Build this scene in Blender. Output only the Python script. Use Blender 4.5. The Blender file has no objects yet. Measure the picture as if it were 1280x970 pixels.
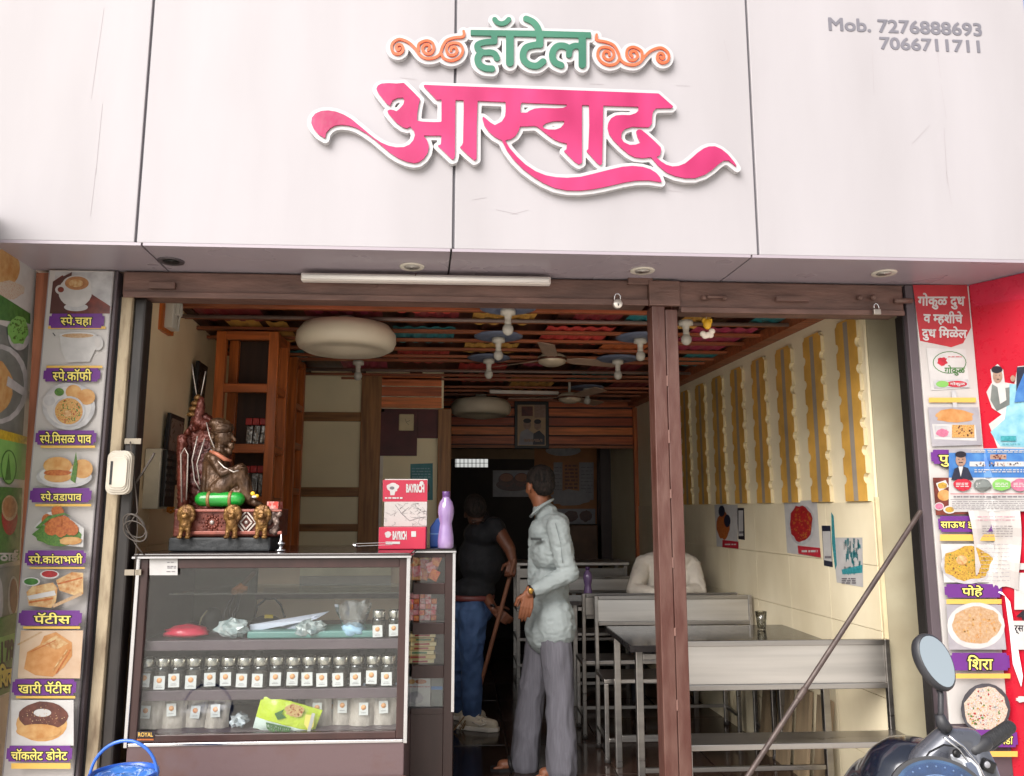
import bpy, bmesh, math, random
import numpy as np
from mathutils import Vector, Matrix, Euler, noise as mnoise
random.seed(7)
R=math.radians
sc=bpy.context.scene
COL=sc.collection
# ---------------------------------------------------------------- camera
F=984.;CX=640.;CY=485.;P=R(8.8);YW=R(3.5);CAM=Vector((0,-3.4,1.44))
FW=Vector((math.sin(YW)*math.cos(P),math.cos(YW)*math.cos(P),math.sin(P)))
RT=Vector((math.cos(YW),-math.sin(YW),0)); UP=Vector((-math.sin(YW)*math.sin(P),-math.cos(YW)*math.sin(P),math.cos(P)))
cd=bpy.data.cameras.new('camera');cam=bpy.data.objects.new('camera',cd);COL.objects.link(cam)
cd.sensor_width=36;cd.sensor_fit='HORIZONTAL';cd.lens=F/1280*36;cd.clip_start=.05;cd.clip_end=500
m3=Matrix((RT,UP,-FW)).transposed();cam.matrix_world=Matrix.Translation(CAM)@m3.to_4x4();sc.camera=cam
# ---------------------------------------------------------------- light
sd=Vector((-.46,-.62,.64)).normalized()      # towards the sun: behind and left of the viewer, high
w=bpy.data.worlds.new("World");sc.world=w;w.use_nodes=True;nt=w.node_tree
sky=nt.nodes.new('ShaderNodeTexSky');sky.sky_type='NISHITA';sky.sun_disc=False
sky.sun_elevation=math.asin(sd.z);sky.sun_rotation=math.atan2(sd.x,sd.y);sky.dust_density=3;sky.air_density=1.2
hs=nt.nodes.new('ShaderNodeHueSaturation');hs.inputs['Saturation'].default_value=.22
nt.links.new(sky.outputs[0],hs.inputs['Color']);nt.links.new(hs.outputs[0],nt.nodes['Background'].inputs[0])
nt.nodes['Background'].inputs[1].default_value=.08
sl=bpy.data.lights.new('sun','SUN');sl.energy=2.4;sl.angle=R(46);sl.color=(1,.95,.9)
so=bpy.data.objects.new('sun',sl);COL.objects.link(so);so.rotation_euler=sd.to_track_quat('Z','Y').to_euler()
sc.view_settings.view_transform='Standard';sc.view_settings.look='None';sc.view_settings.gamma=1
sc.view_settings.exposure=1.25
# ---------------------------------------------------------------- pixel rays -> places
def ray(px,py): return FW+RT*((px-CX)/F)+UP*((CY-py)/F)
def aty(px,py,Y): d=ray(px,py);return CAM+d*((Y-CAM.y)/d.y)
def atz(px,py,Z): d=ray(px,py);return CAM+d*((Z-CAM.z)/d.z)
def atp(px,py,p,n): d=ray(px,py);return CAM+d*((Vector(p)-CAM).dot(n)/d.dot(n))
def LX(y): return -1.483-.075*y
def RX(y): return 1.985-.06*y
LN=Vector((1,.075,0)).normalized();LP=Vector((LX(0),0,0));RN=Vector((-1,-.06,0)).normalized();RP=Vector((RX(0),0,0))
# ---------------------------------------------------------------- materials
def lin(c):
    return tuple(((v/255)/12.92 if v/255<=.04045 else ((v/255+.055)/1.055)**2.4) for v in c[:3])+(1,)
MAT={}
def mat(name,c,rough=.5,metal=0,var=.15,scale=6,c2=None,bump=0,bscale=40,spec=.5,stretch=None,trans=0,fac=.5,coat=0,emit=None,detail=4):
    if name in MAT: return MAT[name]
    m=bpy.data.materials.new(name);m.use_nodes=True;n=m.node_tree;b=n.nodes['Principled BSDF'];L=n.links.new
    b.inputs['Roughness'].default_value=rough;b.inputs['Metallic'].default_value=metal
    b.inputs['Specular IOR Level'].default_value=spec;b.inputs['Coat Weight'].default_value=coat
    if trans: b.inputs['Transmission Weight'].default_value=trans
    tc=n.nodes.new('ShaderNodeTexCoord');mp=n.nodes.new('ShaderNodeMapping');L(tc.outputs['Object'],mp.inputs[0])
    if stretch: mp.inputs['Scale'].default_value=stretch
    nz=n.nodes.new('ShaderNodeTexNoise');nz.inputs['Scale'].default_value=scale;nz.inputs['Detail'].default_value=detail;L(mp.outputs[0],nz.inputs['Vector'])
    cr=n.nodes.new('ShaderNodeValToRGB');c1=lin(c)
    if c2 is None: a=tuple(v*(1-var) for v in c1[:3])+(1,);z=tuple(min(1,v*(1+var)) for v in c1[:3])+(1,)
    else: a=c1;z=lin(c2)
    cr.color_ramp.elements[0].color=a;cr.color_ramp.elements[1].color=z
    cr.color_ramp.elements[0].position=fac-.18;cr.color_ramp.elements[1].position=fac+.18
    L(nz.outputs[0],cr.inputs[0]);L(cr.outputs[0],b.inputs['Base Color'])
    n2=n.nodes.new('ShaderNodeTexNoise');n2.inputs['Scale'].default_value=bscale;n2.inputs['Detail'].default_value=3;L(mp.outputs[0],n2.inputs['Vector'])
    mr=n.nodes.new('ShaderNodeMapRange');mr.inputs[3].default_value=max(0.02,rough-.12);mr.inputs[4].default_value=min(1,rough+.12);L(n2.outputs[0],mr.inputs[0]);L(mr.outputs[0],b.inputs['Roughness'])
    if bump:
        bp=n.nodes.new('ShaderNodeBump');bp.inputs['Strength'].default_value=bump;bp.inputs['Distance'].default_value=.01;L(n2.outputs[0],bp.inputs['Height']);L(bp.outputs[0],b.inputs['Normal'])
    MAT[name]=m;return m
def glassmat(name,tint=(235,240,240),f=.08,mx=.5):
    if name in MAT: return MAT[name]
    m=bpy.data.materials.new(name);m.use_nodes=True;n=m.node_tree;n.nodes.clear();L=n.links.new
    o=n.nodes.new('ShaderNodeOutputMaterial');mx_=n.nodes.new('ShaderNodeMixShader');t=n.nodes.new('ShaderNodeBsdfTransparent');g=n.nodes.new('ShaderNodeBsdfGlossy')
    t.inputs[0].default_value=lin(tint);g.inputs['Roughness'].default_value=.03
    fr=n.nodes.new('ShaderNodeLayerWeight');fr.inputs[0].default_value=.25
    mr=n.nodes.new('ShaderNodeMapRange');mr.inputs[3].default_value=f;mr.inputs[4].default_value=mx
    L(fr.outputs['Fresnel'],mr.inputs[0]);L(mr.outputs[0],mx_.inputs[0]);L(t.outputs[0],mx_.inputs[1]);L(g.outputs[0],mx_.inputs[2]);L(mx_.outputs[0],o.inputs[0])
    MAT[name]=m;return m
WOODS=(1,1,1)
def wood(name,c,axis='z',rough=.45,var=.35,coat=0):
    st={'x':(1,14,14),'y':(14,1,14),'z':(14,14,1)}[axis]
    return mat(name,c,rough,var=var,scale=3,stretch=st,bump=.15,bscale=6,coat=coat,detail=6)
W=mat('white_panel',(154,150,153),.55,c2=(164,160,164),scale=1.1,stretch=(2,1,.4),spec=.22,bump=.06,bscale=1.2,detail=7)
SEAM=mat('seam_grey',(95,92,98),.5)
SOF=mat('soffit_mauve',(150,140,148),.3,var=.05,scale=.8,detail=2,bscale=3)
BEAM=mat('shutter_brown_paint',(98,72,64),.55,var=.3,scale=5,stretch=(1,4,4),bump=.25,bscale=25)
POST=mat('post_red_brown_paint',(72,38,30),.5,var=.25,scale=7,c2=(92,64,56),stretch=(3,3,.8),bump=.25,bscale=18,fac=.55)
JAMB=mat('jamb_mauve',(76,66,71),.5,var=.12,scale=4)
DARK=mat('dark_gap',(22,18,17),.6)
CREAMP=mat('chipped_cream_paint',(172,156,130),.7,c2=(98,78,58),scale=9,stretch=(3,3,.7),fac=.64,bump=.4,bscale=30)
PIPE=mat('black_guide_channel',(38,33,31),.45,var=.4,scale=10,stretch=(3,3,.6))
LWALL=mat('left_wall_paint',(240,218,180),.8,c2=(226,200,158),scale=2.2,bump=.08,bscale=30)
RWALL=mat('right_wall_paint',(240,228,198),.65,c2=(228,214,180),scale=2,bump=.06,bscale=20)
TILE=mat('cream_tile',(232,220,190),.5,c2=(214,200,168),scale=2.2,detail=6,bscale=3,stretch=(1,1.6,.8))
PIER=mat('pier_plaster',(166,158,134),.75,c2=(146,136,112),scale=3.2,bump=.2,bscale=14,fac=.58)
YEL=mat('strip_yellow',(206,158,74),.55,var=.18,scale=6)
STG=mat('strip_grey',(150,140,128),.55)
STE=mat('strip_cream_edge',(206,190,152),.6)
PLK=[wood('plank_%d'%i,tuple(min(255,int(v*1.18)) for v in c),'x',.35) for i,c in enumerate([(174,94,50),(152,78,42),(186,106,56),(140,66,38)])]
ORW=wood('orange_wood_upright',(176,92,36),'z',.4);ORX=wood('orange_wood_rail',(170,88,36),'x',.4);ORY=wood('orange_wood_rail_deep',(160,82,36),'y',.4)
BAT=wood('brown_batten_upright',(150,104,60),'z',.5);BATX=wood('brown_batten_rail',(146,102,60),'x',.5)
CPAN=mat('cream_board',(242,228,190),.6,var=.06,scale=2)
MAR=mat('maroon_board',(84,28,30),.5,var=.25)
CEIL=wood('ceiling_dark_wood',(72,34,24),'y',.5);CBX=wood('ceiling_batten_wood',(146,80,48),'x',.45)
STEEL=mat('brushed_steel',(164,160,156),.32,1,var=.12,scale=3,stretch=(.4,6,9),bump=0,bscale=5)
STEELB=mat('bright_steel',(196,192,187),.38,1,var=.1,scale=3,bscale=5,stretch=(.4,6,9))
CHROME=mat('chrome_edge',(205,205,208),.22,1,var=.05)
BLACKG=mat('black_granite',(24,23,26),.12,var=.5,scale=60)
CONC=mat('conduit_grey',(120,100,92),.5)
WHITEP=mat('white_plastic',(196,190,178),.4,var=.05)
LAMPW=mat('lamp_shade_cream',(206,194,172),.45,var=.07,scale=3)
BLKP=mat('black_plastic',(20,20,22),.4)
GLASS=glassmat('case_glass',(246,248,248),.045,.4);CLEAR=glassmat('jar_glass',(215,218,214),.1,.6)
DKBR=mat('counter_dark_brown',(54,34,32),.35,var=.2,scale=3,stretch=(6,6,1))
MAUVE=mat('counter_mauve_base',(90,72,74),.45,c2=(84,52,38),scale=4.5,fac=.68,bump=.1)
GOLD=mat('brass_gold',(176,132,62),.35,.8,var=.4,scale=20)
# ---------------------------------------------------------------- mesh builder
class MB:
    def __init__(s): s.v=[];s.f=[];s.m=[];s.sm=[]
    def add(s,vs,fs,mi=0,sm=False):
        k=len(s.v);s.v+= [tuple(v) for v in vs];s.f+=[tuple(i+k for i in f) for f in fs];s.m+=[mi]*len(fs);s.sm+=[sm]*len(fs);return s
    def box(s,c,d,rot=None,mi=0,shear=0):
        c=Vector(c);vs=[]
        for x in(-1,1):
            for y in(-1,1):
                for z in(-1,1):
                    q=Vector((x*d[0]/2,y*d[1]/2,z*d[2]/2))
                    if rot is not None: q=rot@q
                    q=c+q; vs.append(q)
        return s.add(vs,[(0,1,3,2),(4,6,7,5),(0,4,5,1),(2,3,7,6),(0,2,6,4),(1,5,7,3)],mi)
    def b2(s,a,b,mi=0): return s.box([(a[i]+b[i])/2 for i in range(3)],[abs(b[i]-a[i]) for i in range(3)],mi=mi)
    def bar(s,p,q,wd,dp=None,up=(0,0,1),mi=0):
        p=Vector(p);q=Vector(q);dp=dp or wd;z=(q-p);L=z.length;z.normalize();u=Vector(up)
        if abs(z.dot(u))>.98:u=Vector((0,1,0))
        x=u.cross(z).normalized();y=z.cross(x);return s.box((p+q)/2,(wd,dp,L),Matrix((x,y,z)).transposed(),mi)
    def tube(s,pts,r,n=8,mi=0,cap=True,closed=False):
        pts=[Vector(p) for p in pts];rs=r if isinstance(r,(list,tuple)) else [r]*len(pts);vs=[];fs=[];N=len(pts);px=None
        for i,p in enumerate(pts):
            if closed:t=(pts[(i+1)%N]-pts[i-1])
            else:t=pts[min(i+1,N-1)]-pts[max(i-1,0)]
            t.normalize()
            if px is None: px=t.orthogonal().normalized()
            px=(px-t*px.dot(t)).normalized();y=t.cross(px)
            for k in range(n):
                a=2*math.pi*k/n;vs.append(p+(px*math.cos(a)+y*math.sin(a))*rs[i])
        for i in range(N if closed else N-1):
            j=(i+1)%N
            for k in range(n): fs.append((i*n+k,i*n+(k+1)%n,j*n+(k+1)%n,j*n+k))
        if cap and not closed: fs.append(tuple(range(n))[::-1]);fs.append(tuple((N-1)*n+k for k in range(n)))
        return s.add(vs,fs,mi,True)
    def lathe(s,c,prof,n=20,axis='z',mi=0,sc_=(1,1)):
        c=Vector(c);vs=[];fs=[]
        for r,h in prof:
            for k in range(n):
                a=2*math.pi*k/n;q=Vector((r*math.cos(a)*sc_[0],r*math.sin(a)*sc_[1],h))
                if axis=='y':q=Vector((q.x,h,q.y))
                if axis=='x':q=Vector((h,q.x,q.y))
                vs.append(c+q)
        for i in range(len(prof)-1):
            for k in range(n): fs.append((i*n+k,i*n+(k+1)%n,(i+1)*n+(k+1)%n,(i+1)*n+k))
        if prof[0][0]>1e-4:fs.append(tuple(range(n))[::-1])
        if prof[-1][0]>1e-4:fs.append(tuple((len(prof)-1)*n+k for k in range(n)))
        return s.add(vs,fs,mi,True)
    def ell(s,c,r,rot=None,n=14,mi=0):
        c=Vector(c);vs=[];fs=[];m=n//2+1
        for i in range(m+1):
            th=math.pi*i/m
            for k in range(n):
                a=2*math.pi*k/n;q=Vector((r[0]*math.sin(th)*math.cos(a),r[1]*math.sin(th)*math.sin(a),r[2]*math.cos(th)))
                if rot is not None:q=rot@q
                vs.append(c+q)
        for i in range(m):
            for k in range(n):fs.append((i*n+k,(i+1)*n+k,(i+1)*n+(k+1)%n,i*n+(k+1)%n))
        return s.add(vs,fs,mi,True)
    def cone(s,a,b,ra,rb,mi=0,n=12):
        a=Vector(a);b=Vector(b);d=(b-a);L=d.length;d.normalize();pts=[];rs=[]
        for t in(-90,-60,-30,0): pts.append(a+d*ra*math.sin(R(t)));rs.append(max(ra*math.cos(R(t)),1e-4))
        for t in(0,30,60,90): pts.append(b+d*rb*math.sin(R(t)));rs.append(max(rb*math.cos(R(t)),1e-4))
        x=d.orthogonal().normalized();y=d.cross(x);vs=[];fs=[]
        for p,r in zip(pts,rs):
            for k in range(n):
                an=2*math.pi*k/n;vs.append(p+(x*math.cos(an)+y*math.sin(an))*r)
        for i in range(len(pts)-1):
            for k in range(n):fs.append((i*n+k,i*n+(k+1)%n,(i+1)*n+(k+1)%n,(i+1)*n+k))
        return s.add(vs,fs,mi,True)
    def prism(s,pts,ext,mi=0):
        """pts: list of Vector in a plane, ext: Vector"""
        n=len(pts);ext=Vector(ext);vs=[Vector(p) for p in pts]+[Vector(p)+ext for p in pts]
        fs=[tuple(range(n)),tuple(range(2*n-1,n-1,-1))]+[(i,(i+1)%n,(i+1)%n+n,i+n) for i in range(n)]
        return s.add(vs,fs,mi)
    def build(s,name,mats,parent=None,local=False,bevel=0,smooth=False,fix=True):
        me=bpy.data.meshes.new(name);me.from_pydata(s.v,[],s.f)
        if not isinstance(mats,(list,tuple)):mats=[mats]
        for m in mats:me.materials.append(m)
        me.polygons.foreach_set('material_index',s.m);me.polygons.foreach_set('use_smooth',[bool(x or smooth) for x in s.sm])
        if fix:
            bm=bmesh.new();bm.from_mesh(me);bmesh.ops.recalc_face_normals(bm,faces=bm.faces);bm.to_mesh(me);bm.free()
        me.update();o=bpy.data.objects.new(name,me);COL.objects.link(o)
        if parent is not None:
            o.parent=parent
            if not local:
                pm=parent;off=Vector((0,0,0))
                while pm is not None: off+=pm.location;pm=pm.parent
                o.location=-off
        if bevel:
            b=o.modifiers.new('b','BEVEL');b.width=bevel;b.segments=2;b.limit_method='ANGLE'
        return o
def tag(o,label=None,cat=None,group=None,kind=None):
    if label:o['label']=label
    if cat:o['category']=cat
    if group:o['group']=group
    if kind:o['kind']=kind
    return o
def thing(name,label,cat,loc=(0,0,0),rz=0,group=None):
    o=bpy.data.objects.new(name,None);COL.objects.link(o);o.location=loc;o.rotation_euler=(0,0,rz);o.empty_display_size=.05
    return tag(o,label,cat,group)
def copy_tree(o,parent=None):
    c=o.copy();COL.objects.link(c);c.parent=parent
    for k in list(o.children):copy_tree(k,c)
    return c
TS=bpy.data.scenes.new('workbench')
def blob(name,mb,mats,parent=None,voxel=.008,smooth=4,local=False,disp=0,dscale=20,dvec=(1,1,1)):
    """fuse overlapping shapes into one continuous skin"""
    me=bpy.data.meshes.new('tmp');me.from_pydata(mb.v,[],mb.f);bm=bmesh.new();bm.from_mesh(me);bmesh.ops.recalc_face_normals(bm,faces=bm.faces);bm.to_mesh(me);bm.free()
    t=bpy.data.objects.new('tmp',me);TS.collection.objects.link(t);r=t.modifiers.new('r','REMESH');r.mode='VOXEL';r.voxel_size=voxel
    if smooth: s_=t.modifiers.new('s','SMOOTH');s_.iterations=smooth;s_.factor=.6
    TS.view_layers[0].update();dg=TS.view_layers[0].depsgraph;nm=bpy.data.meshes.new_from_object(t.evaluated_get(dg));bpy.data.objects.remove(t);bpy.data.meshes.remove(me)
    if disp:
        co=np.empty(len(nm.vertices)*3);nm.vertices.foreach_get('co',co);co=co.reshape(-1,3);no=np.empty(len(co)*3);nm.vertices.foreach_get('normal',no);no=no.reshape(-1,3)
        q=co*np.array(dvec)*dscale;kk=np.array([1-2.2*abs(mnoise.noise(Vector(a))+.5*mnoise.noise(Vector(a)*2.1)) for a in q.tolist()])
        nm.vertices.foreach_set('co',(co+no*(disp*kk)[:,None]).ravel());nm.update()
    nm.name=name;nm.materials.clear()
    if not isinstance(mats,(list,tuple)):mats=[mats]
    for m in mats:nm.materials.append(m)
    nm.polygons.foreach_set('use_smooth',[True]*len(nm.polygons));nm.polygons.foreach_set('material_index',[0]*len(nm.polygons))
    o=bpy.data.objects.new(name,nm);COL.objects.link(o)
    if parent is not None:
        o.parent=parent
        if not local:
            off=Vector((0,0,0));pm=parent
            while pm is not None:off+=pm.location;pm=pm.parent
            o.location=-off
    return o
# ---------------------------------------------------------------- lettering (signed distance fields of outlines)
def seg_sdf(X,Z,S):
    """X,Z 1-D arrays, S (n,4) closed outline segments; negative inside"""
    out=np.empty(X.shape)
    for i in range(0,len(X),4000):
        x=X[i:i+4000,None];z=Z[i:i+4000,None];ax,az,bx,bz=S[:,0],S[:,1],S[:,2],S[:,3];dx=bx-ax;dz=bz-az
        t=np.clip(((x-ax)*dx+(z-az)*dz)/(dx*dx+dz*dz+1e-12),0,1);d=np.sqrt(((x-ax-t*dx)**2+(z-az-t*dz)**2).min(1))
        cr=((az>z)!=(bz>z))&(x<ax+(z-az)*dx/np.where(np.abs(dz)<1e-12,1e-12,dz));ins=cr.sum(1)%2==1
        out[i:i+4000]=np.where(ins,-d,d)
    return out
def cap_sdf(X,Z,pts,r):
    out=np.full(X.shape,9.)
    for (a,b) in zip(pts[:-1],pts[1:]):
        dx=b[0]-a[0];dz=b[1]-a[1];t=np.clip(((X-a[0])*dx+(Z-a[1])*dz)/(dx*dx+dz*dz+1e-12),0,1)
        out=np.minimum(out,np.hypot(X-a[0]-t*dx,Z-a[1]-t*dz)-r)
    return out
def iso(V,xs,zs,lev,fn,ext,mb,mi=0):
    """marching squares: fill V<lev; fn(x,z)->Vector, ext extrusion vector or None"""
    ins=V<lev;ny,nx=V.shape;cache={};vs=[];fs=[];side=[]
    def vert(key,x,z):
        if key not in cache: cache[key]=len(vs);vs.append(fn(x,z))
        return cache[key]
    for j in range(ny-1):
        run=None
        for i in range(nx):
            full=i<nx-1 and ins[j,i] and ins[j,i+1] and ins[j+1,i] and ins[j+1,i+1]
            if full:
                if run is None: run=i
                continue
            if run is not None:
                fs.append((vert((run,j),xs[run],zs[j]),vert((i,j),xs[i],zs[j]),vert((i,j+1),xs[i],zs[j+1]),vert((run,j+1),xs[run],zs[j+1])));run=None
            if i==nx-1: continue
            cs=[(i,j),(i+1,j),(i+1,j+1),(i,j+1)]
            if not any(ins[b,a] for a,b in cs): continue
            poly=[];cross=[]
            for q in range(4):
                a=cs[q];b=cs[(q+1)%4];ia=ins[a[1],a[0]];ib=ins[b[1],b[0]]
                if ia: poly.append(vert(a,xs[a[0]],zs[a[1]]))
                if ia!=ib:
                    va=V[a[1],a[0]]-lev;vb=V[b[1],b[0]]-lev;t=va/(va-vb)
                    k=vert(('e',)+tuple(sorted((a,b))),xs[a[0]]+(xs[b[0]]-xs[a[0]])*t,zs[a[1]]+(zs[b[1]]-zs[a[1]])*t)
                    poly.append(k);cross.append(k)
            if len(poly)>2: fs.append(tuple(poly))
            for q in range(0,len(cross)-1,2): side.append((cross[q],cross[q+1]))
    n=len(vs)
    if ext is not None:
        vs+= [v+ext for v in vs[:n]];fs+=[(a,b,b+n,a+n) for a,b in side]
    mb.add(vs,fs,mi)
GL={}
def raw(s):
    c=bpy.data.curves.new('g','FONT');c.body=s;c.size=1;c.fill_mode='NONE';c.resolution_u=3
    o=bpy.data.objects.new('g',c);TS.collection.objects.link(o);TS.view_layers[0].update();dg=TS.view_layers[0].depsgraph;me=bpy.data.meshes.new_from_object(o.evaluated_get(dg))
    co=[(v.co.x,v.co.y) for v in me.vertices];S=np.array([co[e.vertices[0]]+co[e.vertices[1]] for e in me.edges]) if len(me.edges) else np.zeros((0,4))
    bpy.data.objects.remove(o);bpy.data.meshes.remove(me);bpy.data.curves.remove(c);return S
def glyph(ch):
    if ch not in GL:
        if '|' not in GL: GL['|']=(raw('I')[:,[0,2]].max(),)
        S=raw(ch) if ch!=' ' else np.zeros((0,4));adv=raw(ch+'I')[:,[0,2]].max()-GL['|'][0];GL[ch]=(S,adv*(.5 if ch=='ि' else 1))
    return GL[ch]
def layout(s):
    out=[];x=0;i=0
    while i<len(s):
        ch=s[i];S,adv=glyph(ch);half=i+1<len(s) and s[i+1]=='~'
        if len(S):
            T=S.copy();T[:,[0,2]]+=x
            if half:
                mx=S[:,[0,2]].max();cl=x+adv*.66;out.append((T,cl));x+=adv*.66;i+=2;continue
            out.append((T,None))
        x+=adv;i+=1
    return out,x
def text_field(s,cell=.03,margin=.14):
    gl,wd=layout(s);A=np.concatenate([g[0] for g in gl]);x0=A[:,[0,2]].min()-margin;x1=A[:,[0,2]].max()+margin;z0=A[:,[1,3]].min()-margin;z1=A[:,[1,3]].max()+margin
    xs=np.arange(x0,x1+cell,cell);zs=np.arange(z0,z1+cell,cell);V=np.full((len(zs),len(xs)),9.);XX,ZZ=np.meshgrid(xs,zs)
    for S,cl in gl:
        m=(XX>S[:,[0,2]].min()-margin)&(XX<S[:,[0,2]].max()+margin)&(ZZ>S[:,[1,3]].min()-margin)&(ZZ<S[:,[1,3]].max()+margin)
        d=seg_sdf(XX[m],ZZ[m],S)
        if cl is not None: d=np.maximum(d,XX[m]-cl)
        V[m]=np.minimum(V[m],d)
    return V,xs,zs
TF={}
def letter(mb,s,fn,box,bold=.02,ext=None,mi=0,cell=.03,stretch=True):
    """fit the string into box (u0,v0,u1,v1); fn(u,v)->Vector"""
    if (s,cell) not in TF: TF[(s,cell)]=text_field(s,cell)
    V,xs,zs=TF[(s,cell)];ii=np.where((V<.01).any(0))[0];jj=np.where((V<.01).any(1))[0];x0,x1=xs[ii[0]],xs[ii[-1]];z0,z1=zs[jj[0]],zs[jj[-1]]
    su=(box[2]-box[0])/(x1-x0);sv=(box[3]-box[1])/(z1-z0)
    iso(V,xs,zs,bold,lambda x,z:fn(box[0]+(x-x0)*su,box[1]+(z-z0)*sv),ext,mb,mi)
# ================================================================= GROUND
STREET=mat('street_asphalt',(208,202,192),.85,var=.1,scale=3,bump=.5,bscale=60)
mb=MB().b2((-60,-80,-.25),(60,60,-.19));tag(mb.build('street',STREET),kind='structure')
mb=MB().b2((-2.6,-.75,-.189),(2.9,-.003,-.04));tag(mb.build('pavement',mat('step_concrete',(196,188,178),.8,var=.2,bump=.4),bevel=.01),kind='structure')
FLT=mat('floor_tile_dark',(58,42,34),.14,c2=(40,28,24),scale=3,detail=6,bump=.02,bscale=6)
fl=tag(MB().b2((-1.9,0,-.2),(2.3,6.2,-.012)).build('shop_floor',mat('floor_grout',(60,48,40),.6)),kind='structure')
tm=None
for i in range(7):
    for j in range(8):
        x=-1.75+i*.58;y=.3+j*.58
        if y>4.4: continue
        if tm is None: t=MB().box((0,0,0),(.572,.572,.012)).build('tile',FLT,fl,local=True,bevel=.002);tm=t
        else: t=tm.copy();COL.objects.link(t);t.parent=fl
        t.location=(x,y,-.006+random.uniform(-.0006,.0006))
# ================================================================= FACADE
SY=-.36;SZ=2.462
fb=thing('fascia_board','large white composite panel signboard with dark joints above the shop opening','signboard',(.3,SY,2.46))
xs_=[-1.905,-1.29,-.05,1.20,2.46]
for i in range(4):
    mb=MB().b2((xs_[i]+(.005 if i else 0),SY,SZ+.012),(xs_[i+1]-.005,SY+.02,3.66+.035*i));mb.build('panel',W,fb,bevel=.003)
mb=MB().b2((-1.89,SY+.012,SZ+.02),(2.45,SY+.06,3.64));mb.build('backing_frame',SEAM,fb)
MB().b2((-1.89,SY+.061,2.48),(2.4,-.002,3.6)).build('box_side',W,fb)
sf=thing('soffit','mauve grey composite soffit with thin joints under the white signboard','soffit',(.3,-.2,SZ))
sx=[-1.905,-1.265,-.058,1.17,2.62]
for i in range(4):
    y0=SY;y1=-.002
    pts=[Vector((sx[i]+(.004 if i else -.35),y0,SZ)),Vector((sx[i+1]-.004+(.2 if i==3 else 0),y0,SZ)),Vector((sx[i+1]-.004-.02+(.2 if i==3 else 0),y1,SZ)),Vector((sx[i]+(.004 if i else -.35)-.02,y1,SZ))]
    if i==0: pts[0].x=-1.905;pts[3].x=-1.905
    MB().prism(pts,(0,0,.012)).build('panel',SOF,sf)
MB().b2((-1.9,SY+.03,SZ+.013),(2.5,-.003,SZ+.03)).build('backing_frame',DARK,sf)
# downlights
dp=None
for i,(px,py,lb) in enumerate([(214,326,'dark recessed downlight at the far left of the soffit'),(515,333,'white recessed downlight above the tube lamp'),(803,338,'white recessed downlight above the brown post'),(1105,341,'white recessed downlight at the right end of the soffit')]):
    c=atz(px,py,SZ)
    if dp is None or i==1:
        t=thing('downlight',lb,'downlight',(c.x,c.y,SZ),0,'downlights in the soffit')
        rim=mat('downlight_rim_dark',(70,64,68),.4) if i==0 else WHITEP
        MB().lathe((0,0,0),[(.034,-.003),(.05,-.006),(.053,-.002),(.053,0)],24).build('rim',rim,t,local=True)
        MB().lathe((0,0,0),[(.033,-.0045),(.012,-.003),(.0,-.002)],20).build('lens',mat('frosted_lens',(190,184,178),.3) if i else DARK,t,local=True)
        if i: dp=t
    else:
        t=copy_tree(dp);t.location=(c.x,c.y,SZ);t['label']=lb
# tube lamp on the beam
t=thing('tube_lamp','long unlit white tube lamp batten fixed along the brown beam','lamp',(-.1,-.06,2.43))
a=aty(377,347,-.075);b=aty(688,352,-.075)
MB().bar(a,b,.034,.04,up=(0,1,0)).build('batten',mat('batten_white',(206,198,192),.35,var=.04),t,bevel=.006)
MB().tube([a+Vector((.01,-.03,-.004)),b+Vector((-.01,-.03,-.004))],.011,10).build('tube',mat('tube_glass_white',(235,232,228),.15,var=.02),t)
c=aty(520,347,-.1);MB().tube([c+Vector((0,0,.018)),c+Vector((-.006,-.005,0)),c+Vector((.003,-.004,-.012))],.0022,6).tube([c+Vector((0,0,.006)),c+Vector((.02,0,.004))],.0014,5).build('wire',mat('red_black_wire',(80,20,18),.5),t)
# main building wall above the opening, and neighbours
WALLM=mat('upper_wall',(196,186,180),.8)
bw=tag(MB().b2((-1.88,.004,2.475),(2.42,.2,3.6)).build('upper_wall',WALLM),'plain plastered wall behind the white signboard','wall')
# beam
bm_=thing('shutter_beam','chipped brown painted steel beam over the left shop opening','beam',(-.2,0,2.4))
MB().b2((-1.47,-.03,2.352),(.818,.11,2.456)).build('beam_body',BEAM,bm_,bevel=.006)
MB().b2((-1.46,-.045,2.338),(.815,-.031,2.366)).build('lip',BEAM,bm_,bevel=.004)
mb=MB()
for px,py in [(203,357),(800,352)]:
    p=aty(px,py,-.04);mb.box(p,(.11,.02,.03))
for px in (212,470,640): p=aty(px,357,-.033);mb.lathe(p,[(.008,-.004),(.008,.004)],8,'y')
mb.build('hasp',BEAM,bm_,bevel=.004)
b2=thing('shutter_beam','brown painted steel beam with hasps over the right shop opening','beam',(1.5,0,2.38))
MB().b2((.955,-.028,2.325),(1.995,.11,2.456)).build('beam_body',BEAM,b2,bevel=.006)
MB().b2((.96,-.042,2.31),(1.99,-.029,2.335)).build('lip',BEAM,b2,bevel=.004)
mb=MB()
for px in(880,906,1075,1092): mb.tube([aty(px,372,-.03),aty(px,372,-.06)],.012,8)
mb.tube([aty(884,371,-.055),aty(906,371,-.055)],.008,6);mb.box(aty(990,374,-.05),(.15,.02,.022));mb.tube([aty(1118,376,-.05),aty(1140,376,-.05)],.012,8)
mb.build('bolt',BEAM,b2)
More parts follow.
